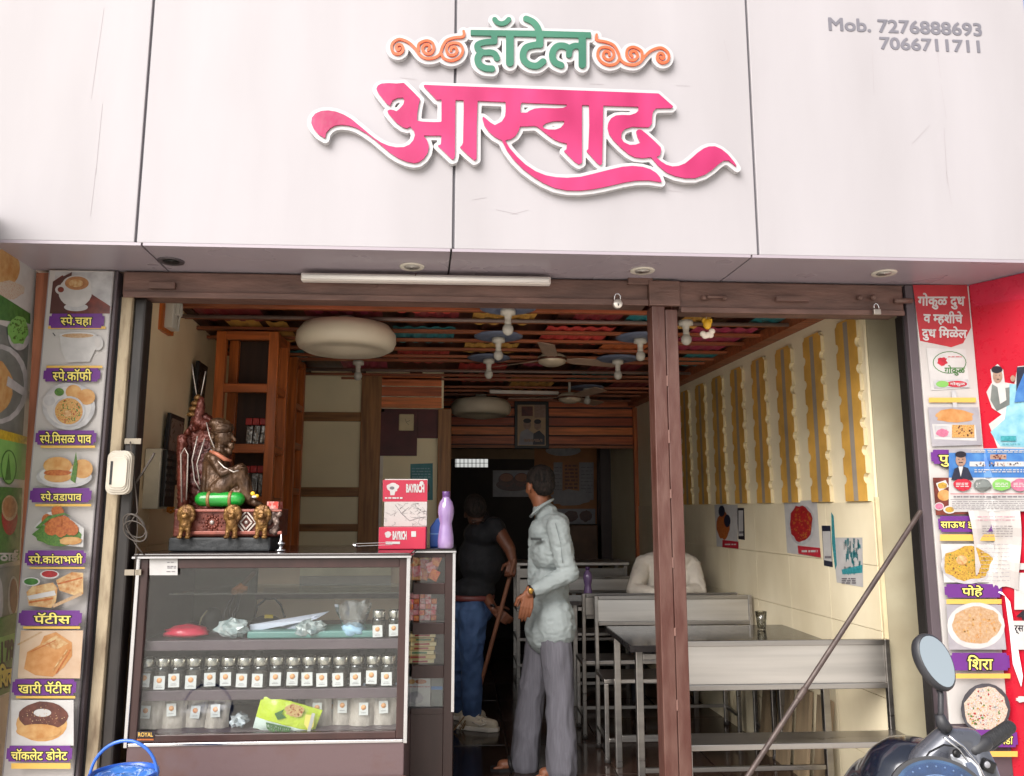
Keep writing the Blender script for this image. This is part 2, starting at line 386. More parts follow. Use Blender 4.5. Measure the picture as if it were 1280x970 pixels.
# padlocks
t=thing('padlock','round silver padlock hanging from the left beam','padlock',aty(772,380,-.06))
MB().lathe((0,0,0),[(0,-.012),(.019,-.012),(.021,-.008),(.021,.008),(.019,.012),(0,.012)],20,'y').build('lock_body',mat('padlock_steel',(215,208,200),.35,.7),t,local=True)
MB().tube([(-.013,0,.015),(-.013,0,.036),(-.007,0,.046),(.007,0,.046),(.013,0,.036),(.013,0,.015)],.0028,8).build('shackle',CHROME,t,local=True)
MB().lathe((.001,-.0135,-.004),[(.003,-.001),(.003,.001)],8,'y').box((.001,-.0135,-.008),(.003,.002,.008)).build('keyhole',BLKP,t,local=True)
t=thing('padlock','small square padlock with open shackle on the right beam','padlock',aty(1096,390,-.06))
MB().box((0,0,0),(.034,.016,.026)).build('lock_body',mat('padlock_grey',(170,160,150),.35,.8),t,local=True,bevel=.003)
MB().tube([(-.011,0,.012),(-.011,0,.03),(-.004,0,.04),(.006,0,.036),(.011,0,.024),(.011,0,.012)],.0025,8).build('shackle',CHROME,t,local=True)
# central post
ps=thing('central_post','reddish brown painted steel post with a joint line down its middle','post',(.885,0,-.04))
MB().b2((.826,-.05,-.04),(.884,.05,2.335)).b2((.8865,-.048,-.04),(.941,.05,2.32)).build('post_body',POST,ps,bevel=.004)
mb=MB()
for z in(.35,.62,.9,1.2,1.5,1.72,2.0): MB().box((.885,-.0495,z+random.uniform(-.05,.05)),(.007,.003,random.uniform(.02,.06))).build('weld',mat('weld_light',(110,80,72),.5),ps)
MB().b2((.815,-.055,2.336),(.955,-.0325,2.45)).build('top_bracket',BEAM,ps,bevel=.004)
# jambs
def vert(px_top,py_top,Y): return aty(px_top,py_top,Y).x
lj=thing('left_jamb','mauve steel door jamb beside the left menu board','door jamb',(-1.48,0,-.04))
g_=[aty(p_,400,0).x for p_ in(139,147,150.5,164,180)]
MB().b2((-1.505,-.03,-.04),(g_[1],.05,2.456)).build('jamb_body',JAMB,lj,bevel=.003)
MB().b2((g_[1]+.0005,0,-.04),(g_[2]-.0005,.05,2.35)).build('groove',DARK,lj)
lp=tag(MB().b2((g_[2],-.005,-.04),(g_[3],.12,2.35)).build('plaster_pier',CREAMP,bevel=.004),'cream pier with long chipped paint scars left of the black pipe','pier')
gp=thing('guide_channel','black shutter guide channel running down the left side of the opening','channel',(-1.35,.03,-.04))
MB().b2((g_[3]+.001,.012,-.04),(g_[4],.09,2.35)).build('channel_body',PIPE,gp,bevel=.01)
mb=MB()
for py in(548,712): MB().b2(aty(158,py,.005)+Vector((-.006,-.002,0)),aty(176,py+7,.005)+Vector((0,.006,0))).build('clamp',mat('clamp_grey',(150,140,125),.5,.4),gp)
rj=thing('right_jamb','mauve steel door jamb with a dark groove beside the right menu board','door jamb',(2.04,0,-.04))
MB().b2((2.006,-.03,-.04),(2.047,.06,2.456)).build('jamb_body',JAMB,rj,bevel=.003)
MB().b2((1.999,0,-.04),(2.0055,.06,2.32)).build('groove',DARK,rj)
# ================================================================= LOGO
PY=SY-.025
def A(u,v): p=aty(380+u/6.4,95+v/6.4,PY);return (p.x,p.z)
def B_(u,v): return A(u+1152,v)
def C_(u,v): return A(u+2304,v)
P1=[(170,505),(120,475),(80,430),(60,385),(65,340),(95,305),(145,285),(200,282),(260,292),(320,315),(380,350),(440,400),(500,450),(560,500),(620,540),(680,565),(740,577),(800,575),(845,555),(875,520),(888,480),(880,445),(850,410),(825,425),(790,415),(740,380),(700,335),(672,300),(668,285),(690,275),(720,280),(740,290),(765,270),(795,235),(803,205),(795,180),(750,182),(710,200),(690,245),(660,225),(620,175),(590,135),(580,110),(590,85),(620,68),(680,64),(740,68),(800,62),(860,120),(930,192),(918,240),(908,300),(905,365),(950,372),(1040,376),(1150,372),(1150,482),(955,482),(985,520),(1000,570),(990,620),(960,665),(920,695),(880,702),(820,690),(750,660),(690,620),(630,570),(560,510),(490,460),(420,420),(360,402),(300,396),(250,403),(210,425),(180,460)]
P2=[(955,85),(965,78),(1152,86),(1502,98),(2002,116),(2432,132),(2834,147),(2950,250),(2940,262),(2800,265),(2669,252),(2394,243),(2100,235),(1800,222),(1392,205),(1105,195),(1060,197)]
P3=[(1100,188),(1212,190),(1210,440),(1208,640),(1200,668),(1185,672),(1130,620),(1070,562),(1095,555),(1100,480)]
P4=[(125,190),(238,190),(230,400),(228,670),(210,680),(150,630),(95,575),(112,560),(120,540),(125,300)]
P5=[(460,200),(590,200),(578,250),(578,300),(640,300),(640,408),(575,410),(565,445),(540,485),(500,512),(455,520),(490,580),(550,650),(620,715),(700,768),(780,800),(860,815),(950,820),(1060,812),(1152,790),(1302,752),(1392,732),(1472,725),(1552,732),(1612,750),(1662,780),(1692,815),(1707,855),(1602,840),(1502,842),(1402,858),(1252,893),(1152,912),(1050,922),(950,920),(850,900),(760,860),(680,810),(600,750),(530,680),(470,600),(430,520),(410,512),(370,490),(325,450),(290,400),(275,350),(278,330),(300,345),(340,380),(375,400),(430,370),(455,330),(460,290)]
P6=[(630,300),(650,285),(690,268),(750,262),(850,265),(920,262),(950,248),(952,200),(1070,200),(1070,700),(1045,712),(1010,690),(925,605),(945,595),(950,545),(900,535),(850,515),(800,480),(750,440),(715,412),(690,405),(630,408)]
H6=[(755,408),(780,385),(840,368),(930,366),(925,390),(900,420),(860,435),(800,435),(765,425)]
P7=[(1125,200),(1240,200),(1235,500),(1230,710),(1215,718),(1190,700),(1105,605),(1120,590),(1128,400)]
P8=[(368,200),(368,285),(345,305),(300,320),(240,318),(190,322),(150,345),(128,380),(122,420),(135,470),(170,520),(230,580),(290,630),(340,655),(400,662),(470,655),(530,725),(590,775),(660,805),(740,822),(820,822),(900,795),(960,755),(1010,710),(1050,682),(1090,682),(1160,738),(1130,690),(1080,630),(1030,590),(980,568),(930,570),(890,585),(840,620),(790,665),(740,705),(690,725),(640,730),(590,715),(550,690),(510,655),(540,640),(550,600),(545,575),(500,530),(440,475),(390,435),(365,435),(350,450),(360,490),(385,540),(350,555),(300,558),(250,535),(230,500),(235,460),(260,430),(320,412),(400,415),(455,415),(475,390),(478,330),(485,290),(510,265),(510,200)]
def psegs(f,P): q=[f(*p) for p in P];return np.array([q[i]+q[(i+1)%len(q)] for i in range(len(q))])
def grid(x0,x1,z0,z1,c):
    xs=np.arange(x0,x1,c);zs=np.arange(z0,z1,c);XX,ZZ=np.meshgrid(xs,zs);return xs,zs,XX,ZZ
a=aty(380,250,PY);b=aty(935,90,PY);xs,zs,XX,ZZ=grid(a.x-.03,b.x+.03,a.z-.05,b.z+.05,.0036)
V=np.full(XX.shape,9.)
for f,Pq in[(A,P1),(A,P2),(A,P3),(B_,P4),(B_,P5),(B_,P6),(B_,P7),(C_,P8)]:
    S=psegs(f,Pq);m=(XX>S[:,[0,2]].min()-.05)&(XX<S[:,[0,2]].max()+.05)&(ZZ>S[:,[1,3]].min()-.05)&(ZZ<S[:,[1,3]].max()+.05)
    d=seg_sdf(XX[m],ZZ[m],S)
    if Pq is P6: d=np.maximum(d,-seg_sdf(XX[m],ZZ[m],psegs(f,H6)))
    V[m]=np.minimum(V[m],d)
PINK=mat('letter_pink',(150,16,74),.12,c2=(180,50,104),scale=2.4,stretch=(2,1,1),coat=.4,detail=2)
GREEN=mat('letter_green',(62,116,94),.14,c2=(44,98,78),scale=3,coat=.4,detail=2)
ORN=mat('ornament_orange',(206,104,70),.15,c2=(196,86,46),scale=4,coat=.3,detail=2)
BACKW=mat('letter_backing_white',(180,178,180),.3,var=.02)
t=thing('lettering_sign','large pink calligraphic lettering on white raised backing across the signboard','lettering',(.15,PY,2.9))
mb=MB();iso(V,xs,zs,.0165,lambda x,z:Vector((x,PY,z)),Vector((0,.024,0)),mb);mb.build('backing',BACKW,t,fix=False)
mb=MB();iso(V,xs,zs,0,lambda x,z:Vector((x,PY-.008,z)),Vector((0,.0078,0)),mb);mb.build('letter_face',PINK,t,fix=False)
def D(u,v): p=aty(480+u/6.4,10+v/6.4,PY);return (p.x,p.z)
px2m=(D(640,0)[0]-D(0,0)[0])/640
a=aty(480,100,PY);b=aty(850,15,PY);xs,zs,XX,ZZ=grid(a.x-.05,b.x+.05,a.z-.05,b.z+.06,.0032)
Xf,Zf=XX.ravel(),ZZ.ravel()
Vg=seg_sdf(Xf,Zf,psegs(D,[(692,183),(1240,190),(1653,202),(1655,247),(1240,238),(692,226)]))
def stroke(V,pts,r,f=D):
    # smooth with Catmull-Rom
    q=[f(*p) for p in pts];o=[]
    for i in range(len(q)-1):
        p0=q[max(i-1,0)];p1=q[i];p2=q[i+1];p3=q[min(i+2,len(q)-1)]
        for k in range(5):
            t_=k/5;o.append(tuple(.5*((2*p1[c])+(-p0[c]+p2[c])*t_+(2*p0[c]-5*p1[c]+4*p2[c]-p3[c])*t_**2+(-p0[c]+3*p1[c]-3*p2[c]+p3[c])*t_**3) for c in(0,1)))
    o.append(q[-1]);return np.minimum(V,cap_sdf(Xf,Zf,o,r*px2m))
for pts,r in[([(885,98),(905,122),(940,133),(975,122),(998,98)],20),([(882,225),(882,275)],24),([(882,275),(800,282),(752,300),(750,332),(790,362),(850,362),(885,375),(903,408)],25),([(780,362),(750,405),(760,455),(805,486),(862,492)],27),([(1006,235),(1006,445)],31),([(1137,93),(1190,118),(1225,160),(1240,205)],26),([(1245,225),(1245,300)],29),([(1245,300),(1190,305),(1135,325),(1111,375),(1120,425),(1165,462),(1225,468),(1272,435)],27),([(1584,240),(1584,460)],30),([(1584,320),(1530,308),(1488,330),(1478,382)],25),([(1480,330),(1440,310),(1390,312),(1355,345),(1345,395),(1365,440),(1415,465)],27)]: Vg=stroke(Vg,pts,r)
Vg=Vg.reshape(XX.shape)
t=thing('lettering_sign','green word on white raised backing above the pink lettering','lettering',(.15,PY,3.45))
mb=MB();iso(Vg,xs,zs,.016,lambda x,z:Vector((x,PY,z)),Vector((0,.024,0)),mb);mb.build('backing',BACKW,t,fix=False)
mb=MB();iso(Vg,xs,zs,0,lambda x,z:Vector((x,PY-.008,z)),Vector((0,.0078,0)),mb);mb.build('letter_face',GREEN,t,fix=False)
O1=[(637,190),(634,232),(560,242),(500,265),(465,320),(448,372),(405,402),(340,408),(290,382),(250,330),(205,285),(150,258),(110,256),(70,285),(60,325),(75,360),(115,373),(148,352),(152,320),(135,298),(110,300),(98,322),(112,342),(126,330)]
O2=[(275,345),(280,292),(340,265),(388,285),(398,330),(375,368),(335,368),(308,335),(325,302),(355,300),(368,322),(352,342)]
O3=[(458,372),(482,408),(540,425),(600,402),(630,350),(612,298),(560,284),(512,302),(500,345),(522,378),(560,380),(585,350),(570,320),(540,322),(535,345)]
def Dm(x,y): X=2337-x;return D(X,y+28+(X-1704)*.08)
for f,lb in((D,'orange spiral scroll ornament left of the green word'),(Dm,'orange spiral scroll ornament right of the green word')):
    Vo=np.full(Xf.shape,9.)
    for O in(O1,O2,O3): Vo=stroke(Vo,O,10.5,f)
    Vo=Vo.reshape(XX.shape);t=thing('scroll_ornament',lb,'ornament',(0,PY,3.45))
    Vb=np.maximum(Vo,-(Vg-.0175))
    mb=MB();iso(Vb,xs,zs,.016,lambda x,z:Vector((x,PY+.002,z)),Vector((0,.022,0)),mb);mb.build('backing',BACKW,t,fix=False)
    mb=MB();iso(Vo,xs,zs,0,lambda x,z:Vector((x,PY-.006,z)),Vector((0,.0078,0)),mb);mb.build('scroll_face',ORN,t,fix=False)
PHG=mat('phone_grey',(108,106,114),.4,var=.06)
for s,bx,lb in[('Mob. 7276888693',(1037,25,1227,40.5),'grey raised mobile number, upper line, top right of the signboard'),('7066711711',(1101,48,1225,62.5),'grey raised mobile number, lower line, top right of the signboard')]:
    a=aty(bx[0],(bx[1]+bx[3])/2,SY-.006);b=aty(bx[2],(bx[1]+bx[3])/2,SY-.006);mb=MB();mx=(bx[0]+bx[2])/2;a.z=aty(mx,bx[3],SY-.006).z;b.z=aty(mx,bx[1],SY-.006).z
    letter(mb,s,lambda u,v:Vector((u,SY-.0025,v)),(a.x,a.z,b.x,b.z),.024,Vector((0,.0025,0)),cell=.02)
    tag(mb.build('phone_number',PHG,fix=False),lb,'lettering')
# seams small scratch marks on the fascia
mb=MB()
def mark(px,py,l,an,wd=.0006):
    p=aty(px,py,SY-.0008);q=p+Vector((math.cos(an)*l,0,math.sin(an)*l));n=Vector((-math.sin(an),0,math.cos(an)))*wd;mb.add([p-n,q-n,q+n,p+n],[(0,1,2,3)])
for px,py,l,an in[(1172,65,.12,-1.55),(1176,105,.16,-1.5),(1180,160,.25,-1.6),(1183,215,.16,-1.5),(1090,60,.22,-1.6),(130,10,.4,-1.62),(128,130,.3,-1.58),(120,210,.2,-1.6),(845,107,.06,0),(500,97,.07,-.1),(737,105,.06,0),(590,250,.06,.2),(620,262,.09,-.2),(640,268,.07,.3),(905,50,.1,-1.4),(835,238,.06,-.1),(1140,180,.12,.8)]: mark(px,py,l,an)
mb.build('scratch',mat('scratch_grey',(148,140,143),.6),fb,fix=False)['kind']='stuff'
# ================================================================= PRINTED BOARDS
PUR=mat('print_purple',(92,36,116),.5,var=.06);YLW=mat('print_yellow',(222,206,104),.5,var=.03);BLKT=mat('print_black',(25,18,30),.5);GLDS=mat('print_gold',(200,160,76),.5,var=.05)
BW=mat('board_white',(176,171,168),.42,var=.04,scale=3)
def fm(n,c,c2=None,s=30,**k):
    d=lambda q:tuple(int(v*.8) for v in q)
    return mat('print_'+n,d(c),.4,c2=d(c2) if c2 else None,scale=s*2.2,detail=8,var=.22,**k)
FD=dict(bread=fm('bread',(206,140,70),(232,186,120),14),fry=fm('fried',(176,84,34),(214,126,58),60),dkr=fm('maroon_cloth',(96,34,28),(140,60,44),12),cup=fm('cup',(228,224,222),(206,202,200),8),tea=fm('tea',(170,110,66),(200,144,96),20),
 plate=fm('plate',(188,186,188),(222,220,222),10),red=fm('redsauce',(176,32,38)),grn=fm('greens',(58,112,48),(110,150,60),60),curry=fm('curry',(206,120,52),(226,196,120),90),choc=fm('chocolate',(84,40,34),(120,66,52),20),
 toast=fm('toast',(196,128,66),(236,204,150),24),rice=fm('rice',(226,214,196),(206,120,90),80,fac=.62),poha=fm('poha',(218,176,62),(150,100,50),70,fac=.6),pan=fm('pan',(62,62,68),(84,84,92),10),grey=fm('greybg',(168,164,172),(190,186,192),6),
 tan=fm('tanbg',(214,178,146),(232,204,178),5),pas=fm('pastry',(206,138,72),(226,166,104),16),sheera=fm('sheera',(216,186,150),(194,150,104),50),wht=fm('white',(230,228,226),(215,212,210),8),cyan=fm('cyan',(120,190,214),(170,220,230),12),
 blue=fm('blue',(54,112,190),(90,150,214),8),skin=fm('skin',(196,160,140),(170,130,110),20),suit=fm('suit',(38,42,62)),redp=fm('redpanel',(206,40,60)),teal=fm('teal',(30,140,150),(80,180,190),40),gl=fm('lightgreen',(126,196,92),(150,210,110),6),gd=fm('darkgreen',(52,112,44),(80,140,60),20),text=fm('greytext',(130,124,130)),slate=fm('slate',(112,118,116),(140,144,140),6),yb=fm('ochre',(226,190,40)),pink=fm('pinktext',(214,120,150)))
class Print:
    """flat print on a board: px outlines put on the board plane, each layer 0.5 mm proud of the one below"""
    def __init__(s,pt,nrm,parent,step=.0005): s.pt=Vector(pt);s.n=Vector(nrm).normalized();s.k=0;s.p=parent;s.mb=MB();s.mats=[];s.st=step
    def at(s,px,py,k=None): return atp(px,py,s.pt+s.n*(s.k if k is None else k)*s.st,s.n)
    def mi(s,m):
        if m not in s.mats:s.mats.append(m)
        return s.mats.index(m)
    def poly(s,pts,m): s.k+=1;s.mb.add([s.at(*p) for p in pts],[tuple(range(len(pts)))],s.mi(m));return s
    def rect(s,x0,y0,x1,y1,m,tilt=0,sk=0): return s.poly([(x0+sk,y0),(x1+sk,y0+tilt),(x1,y1+tilt),(x0,y1)],m)
    def disc(s,cx,cy,rx,ry,m,rag=0,n=22,a0=0,seed=None):
        r=random.Random(seed if seed is not None else int(cx*7+cy));pts=[]
        ca,sa=math.cos(a0),math.sin(a0)
        for i in range(n):
            a=2*math.pi*i/n;q=1+rag*r.uniform(-1,1);x=math.cos(a)*rx*q;y=math.sin(a)*ry*q;pts.append((cx+x*ca-y*sa,cy+x*sa+y*ca))
        return s.poly(pts,m)
    def dots(s,cx,cy,rx,ry,m,n,sz=1.2,seed=1):
        r=random.Random(seed);s.k+=1
        for i in range(n):
            a=r.uniform(0,6.28);q=math.sqrt(r.random());x=cx+math.cos(a)*rx*q;y=cy+math.sin(a)*ry*q;z=sz*r.uniform(.5,1.3);b=r.uniform(0,3.1);e=r.uniform(.3,1)
            s.mb.add([s.at(x+z*math.cos(b+t)*(1 if j%2 else e),y+z*math.sin(b+t)*(1 if j%2 else e)) for j,t in enumerate((0,1.57,3.14,4.71))],[(0,1,2,3)],s.mi(m))
        return s
    def line(s,x0,y0,x1,y1,m,w=.5):
        d=math.hypot(x1-x0,y1-y0);nx,ny=-(y1-y0)/d*w,(x1-x0)/d*w;return s.poly([(x0-nx,y0-ny),(x1-nx,y1-ny),(x1+nx,y1+ny),(x0+nx,y0+ny)],m)
    def text(s,t,bx,m,bold=.035,slope=0,cell=.04,outline=None):
        if outline:
            s.k+=1;letter(s.mb,t,lambda u,v:s.at(u,-v+slope*(u-bx[0])),(bx[0],-bx[3],bx[2],-bx[1]),bold+.085,None,s.mi(outline),cell)
        s.k+=1;letter(s.mb,t,lambda u,v:s.at(u,-v+slope*(u-bx[0])),(bx[0],-bx[3],bx[2],-bx[1]),bold,None,s.mi(m),cell);return s
    def lines(s,x0,y0,x1,y1,n,m,seed=3,w=.45,tilt=0):
        r=random.Random(seed);s.k+=1
        for i in range(n):
            y=y0+(y1-y0)*(i+.5)/n;x=x0
            while x<x1:
                l=r.uniform(2,7);xe=min(x+l,x1);t=(x-x0)*tilt;s.mb.add([s.at(x,y-w+t),s.at(xe,y-w+t),s.at(xe,y+w+t),s.at(x,y+w+t)],[(0,1,2,3)],s.mi(m));x=xe+r.uniform(.7,1.6)
        return s
    def done(s,name):
        o=s.mb.build(name,s.mats,s.p,fix=False);s.mb=MB();s.mats=[];return o
def plaque(p,x0,y0,x1,y1,tx,bx,tilt=.0,slope=0,out=True):
    """purple banner with bitten corners"""
    e=3.2;h=(y1-y0)
    def q(x,y): return (x-(y-y0)*.085*(1 if x0<640 else -1),y+slope*(x-x0))
    p.poly([q(x0+e,y0),q(x1-e,y0),q(x1-e+.5,y0+e),q(x1,y0+e),q(x1,y1-e),q(x1-e+.5,y1-e),q(x1-e,y1),q(x0+e,y1),q(x0+e-.5,y1-e),q(x0,y1-e),q(x0,y0+e),q(x0+e-.5,y0+e)],PUR)
    p.text(tx,bx,YLW,.012,slope,outline=BLKT,cell=.03)
# left menu board
BY=-.034
lb=thing('menu_board','tall white food menu board with eight pictures left of the doorway','menu board',(-1.64,BY,-.04))
MB().b2((-1.776,BY,.30),(-1.509,-.002,2.454)).build('board',BW,lb,bevel=.002)
MB().b2((-1.7775,BY-.002,.30),(-1.7735,BY-.0002,2.454)).b2((-1.5115,BY-.002,.30),(-1.5075,BY-.0002,2.454)).build('trim',mat('board_trim',(140,134,136),.4),lb)
N=(0,-1,0)
p=Print((0,BY-.0002,0),N,lb)
p.rect(66,340,138,392,FD['plate'],sk=3);p.poly([(66,352),(78,344),(140,384),(138,392),(62,392)],FD['dkr']);p.poly([(66,352),(90,340),(84,392),(62,392)],mat('print_brown_dark',(70,38,34),.5))
p.disc(95,384,15,5,FD['plate']);p.disc(94,365,21,19,FD['cup']);p.disc(96,355,18,11,FD['cup']);p.disc(96,354,15,8.5,FD['tea']);p.disc(95,354,9,5,FD['toast']);p.disc(76,362,7,6,FD['cup']);p.disc(76,362,4,3.5,FD['dkr']);p.done('picture')
p.rect(60,408,132,411,GLDS);plaque(p,62,392,131,410,'स~पे.चहा',(76,393.5,115,408));p.done('banner')
p.poly([(74,418),(121,417),(119,437),(112,452),(84,453),(77,440)],FD['cup']);p.disc(97,419,23,4,FD['wht']);p.disc(97,419.5,20,2.8,FD['sheera']);p.disc(122,429,7,9,FD['cup']);p.disc(122,428,4,6,BW);p.line(66,416,69,420,BLKT,.5);p.done('picture')
p.rect(58,457,128,460,GLDS);plaque(p,55,460,126,477,'स~पे.कॉफी',(66,461,114,475.5));p.done('banner')
p.disc(86,508,33,30,FD['plate'],.02);p.disc(86,508,28,25,FD['wht']);p.disc(92,490,10,9,FD['bread']);p.disc(108,496,11,10,FD['bread']);p.disc(62,502,9,9,FD['wht']);p.disc(62,501,7,6,FD['plate']);p.disc(74,490,6,5,FD['grn']);p.disc(86,514,20,19,FD['plate']);p.disc(86,514,17.5,16.5,FD['curry']);p.dots(86,514,15,14,FD['grn'],60,1.2,3);p.dots(86,514,16,15,FD['red'],30,1,4);p.disc(84,517,5,4,FD['toast'],.1);p.done('picture')
p.rect(51,557,119,560,GLDS);plaque(p,45,538,121,556,'स~पे.ि मसळ पाव'.replace('ि म','िम'),(50,540,114,554));p.done('banner')
p.disc(80,596,35,14,FD['plate']);p.disc(80,594,31,12,FD['wht']);p.disc(103,586,13,12,FD['bread']);p.disc(72,582,18,11,FD['bread']);p.disc(72,596,17,7,FD['bread']);p.disc(72,591,18,3.5,FD['fry'],.1);p.poly([(88,600),(92,580),(95,564),(97,580),(96,592),(94,604)],FD['grn']);p.done('picture')
p.rect(44,630,114,633,GLDS);plaque(p,38,610,115,628,'स~पे.वडापाव',(51,614,102,626));p.done('banner')
p.poly([(42,660),(60,640),(75,640),(105,660),(104,684),(80,682)],FD['wht']);p.disc(72,668,30,14,FD['grn'],.08)
for x,y in((60,650),(72,640),(80,652),(64,662),(86,657),(76,664),(90,662),(70,652)): p.disc(x,y,8,7.5,FD['fry'],.09)
p.disc(88,676,14,5,FD['bread'],.1);p.poly([(44,660),(60,645),(80,641),(90,646),(80,643),(62,649),(48,661)],FD['grn']);p.done('picture')
p.rect(37,709,106,711,GLDS);plaque(p,32,688,108,707,'स~पे.कांदाभजी',(36,692,103,705));p.done('banner')
p.disc(62,718,12,5.5,FD['wht']);p.disc(62,717.5,10,4.2,FD['red']);p.disc(39,727,11,5.5,FD['wht']);p.disc(39,727,9,4.2,FD['gd'])
p.poly([(33,740),(40,733),(66,728),(72,735),(70,752),(64,760),(36,757)],FD['toast']);p.poly([(34,745),(68,738),(70,744),(36,750)],FD['wht']);p.poly([(70,725),(90,715),(104,716),(104,742),(98,746),(74,738)],FD['toast']);p.line(72,730,103,722,FD['fry'],1);p.line(36,753,66,748,FD['fry'],1);p.line(66,758,102,742,FD['sheera'],2);p.done('picture')
p.rect(29,783,100,786,GLDS);plaque(p,24,763,103,782,'पॅटीस',(43,766,88,779.5));p.done('banner')
p.rect(22,788,100,848,FD['tan'],sk=4);p.line(22,806,52,790,FD['sheera'],1);p.poly([(30,836),(34,815),(50,806),(55,795),(70,790),(90,803),(90,820),(80,834),(66,846),(44,844)],FD['pas']);p.poly([(52,805),(70,794),(86,804),(70,812)],FD['toast']);p.line(38,815,70,800,FD['fry'],.5);p.line(70,842,88,812,FD['fry'],.8);p.line(66,838,84,812,FD['toast'],.8);p.done('picture')
p.rect(20,870,94,873,GLDS);plaque(p,16,849,96,869,'खारी पॅटीस',(23,852,89,866.5));p.done('banner')
p.rect(14,875,92,932,FD['wht']);p.disc(52,905,32,22,FD['bread']);p.disc(54,895,31,18,FD['choc'],.03);p.disc(53,891,11,5,FD['wht']);p.dots(54,896,27,15,FD['sheera'],50,.9,9);p.disc(48,914,28,9,FD['bread']);p.done('picture')
p.rect(14,954,88,961,GLDS);plaque(p,9,932,91,952,'चॉकलेट डोनेट',(14,936,84,950));p.done('banner')
# slanted street poster at far left
e=atz(47,341,2.46);e0=atz(-2,310,2.46);wd=(e-e0);wd.z=0;wd.normalize()
wn=Vector((wd.y,-wd.x,0))
fp=thing('street_poster','big glossy green and white food poster on the wing wall at the far left','poster',(e.x,-.3,.6))
q=lambda px,py:atp(px,py,(e.x,e.y,0),wn)
tl=q(47,340);bl=q(19,864)
tl.z=2.46
fr=Vector((e.x,e.y,0))-wd*.36
tp_=q(47,341)
MB().prism([Vector((bl.x,bl.y,bl.z)),Vector((tp_.x,tp_.y,2.458)),Vector((fr.x,fr.y,2.458)),Vector((fr.x,fr.y,bl.z))],-wn*.02).build('board',FD['wht'],fp)
pr=Print((e.x,e.y,0)+wn*.001 if False else Vector((e.x,e.y,0))+wn*.001,wn,fp)
ex=lambda px,py:(px,py)
pr.poly([(-60,250),(42,335),(28,552),(-60,530)],FD['slate']);pr.poly([(-60,200),(46,340),(42,420),(-60,385)],FD['wht']);pr.disc(5,335,20,24,FD['bread']);pr.disc(8,363,22,12,FD['rice'],.1);pr.poly([(-60,350),(0,368),(38,392),(38,405),(-60,392)],FD['gd'])
pr.disc(24,418,14,20,FD['plate']);pr.disc(23,413,13,17,FD['gl'],.12);pr.dots(23,413,11,15,FD['grn'],50,1.5,5);pr.disc(-2,480,38,50,FD['plate']);pr.disc(-2,480,32,44,FD['slate']);pr.disc(-6,483,22,34,FD['bread'],.05);pr.poly([(10,470),(40,492),(38,500),(8,482)],FD['plate']);pr.done('picture')
pr.poly([(-60,520),(34,546),(34,556),(-60,535)],FD['yb']);pr.poly([(-60,535),(34,556),(31,600),(-60,590)],FD['gl']);pr.disc(11,584,10,22,FD['gd']);pr.disc(11,584,8.5,20,FD['gl']);pr.poly([(6,600),(11,566),(14,600)],FD['gd']);pr.poly([(-60,605),(28,610),(24,700),(-60,720)],FD['gd']);pr.disc(12,645,10,24,FD['red']);pr.disc(12,635,10,16,FD['sheera']);pr.disc(12,634,8,13,FD['tea'])
pr.text('ि िमठाई',(-22,688,22,702),FD['wht'],.04);pr.poly([(-60,720),(25,706),(22,765),(-60,790)],FD['slate']);pr.disc(17,748,7,28,FD['wht']);pr.disc(17,745,5,22,FD['dkr']);pr.disc(-2,750,6,30,FD['plate']);pr.done('picture')
pr.poly([(-60,790),(23,765),(22,790),(-60,815)],FD['gd']);pr.poly([(-60,815),(22,790),(20,822),(-60,850)],FD['gl']);pr.text('4178',(-6,806,17,838),BLKT,.05,-.25);pr.poly([(-60,850),(20,822),(18,862),(-60,895)],FD['gd']);pr.text('िशरा',(0,832,18,858),YLW,.05,-.2,outline=BLKT);pr.done('banner')
wv=wood('dark_wing_wood',(150,92,66),'z',.5)
tag(MB().prism([aty(45.5,341,.004),aty(64,341,.004),aty(12,920,.004),aty(13,920,.004)],(0,.1,0)).build('wood_pilaster',wv),'brown wooden strip between the green street poster and the menu board','pilaster')
tag(MB().prism([Vector((e.x-.03,e.y,-.19))+wd*.4,Vector((fr.x-.03,fr.y,-.19)),Vector((fr.x-.03,fr.y,2.458)),Vector((e.x-.03,e.y,2.458))+wd*.4],-wn*.2).build('wing_wall',WALLM),'plastered wing wall carrying the green street poster','wall')
# right menu board
rb=thing('menu_board','tall white menu board with red milk notice right of the doorway','menu board',(2.18,BY,-.04))
MB().b2((2.049,BY,.55),(2.307,-.002,2.456)).build('board',BW,rb,bevel=.002)
MB().b2((2.050,-.032,-.19),(2.307,-.001,.548)).build('lower_panel',JAMB,rb)
p=Print((0,BY-.0002,0),N,rb)
p.poly([(1141,356),(1209,356),(1214,409),(1204,429),(1189,434),(1150,426)],fm('milkred',(206,52,60),(190,40,52),5))
tz=p
tz.text('गोकुळ दुध',(1148,367,1206,386),FD['wht'],.03,0);tz.text('व म~हशीचे',(1155,389,1203,405),FD['wht'],.03,.02);tz.text('दुध िमळेल',(1153,408,1208,425),FD['wht'],.03,.02);tz.done('notice')
p.poly([(1158,435),(1207,436),(1212,485),(1164,488)],FD['wht']);p.disc(1187,453,21,14,FD['gd']);p.disc(1187,453,20,13,FD['wht']);p.disc(1178,452,6,6,FD['redp'],.25);p.text('गोकुळ',(1181,457,1206,469),FD['gd'],.02);p.lines(1185,444,1203,448,1,FD['redp']);p.poly([(1167,476),(1210,474),(1212,484),(1168,485)],FD['plate']);p.disc(1196,480,13,4,FD['redp']);p.disc(1178,480,8,4,FD['gl']);p.text('गोकुळ',(1188,477.5,1206,482.5),FD['wht'],.02,cell=.06);p.poly([(1189,488),(1195,488),(1197,515),(1192,515)],FD['plate']);p.done('picture')
p.rect(1161,497,1220,503,GLDS)
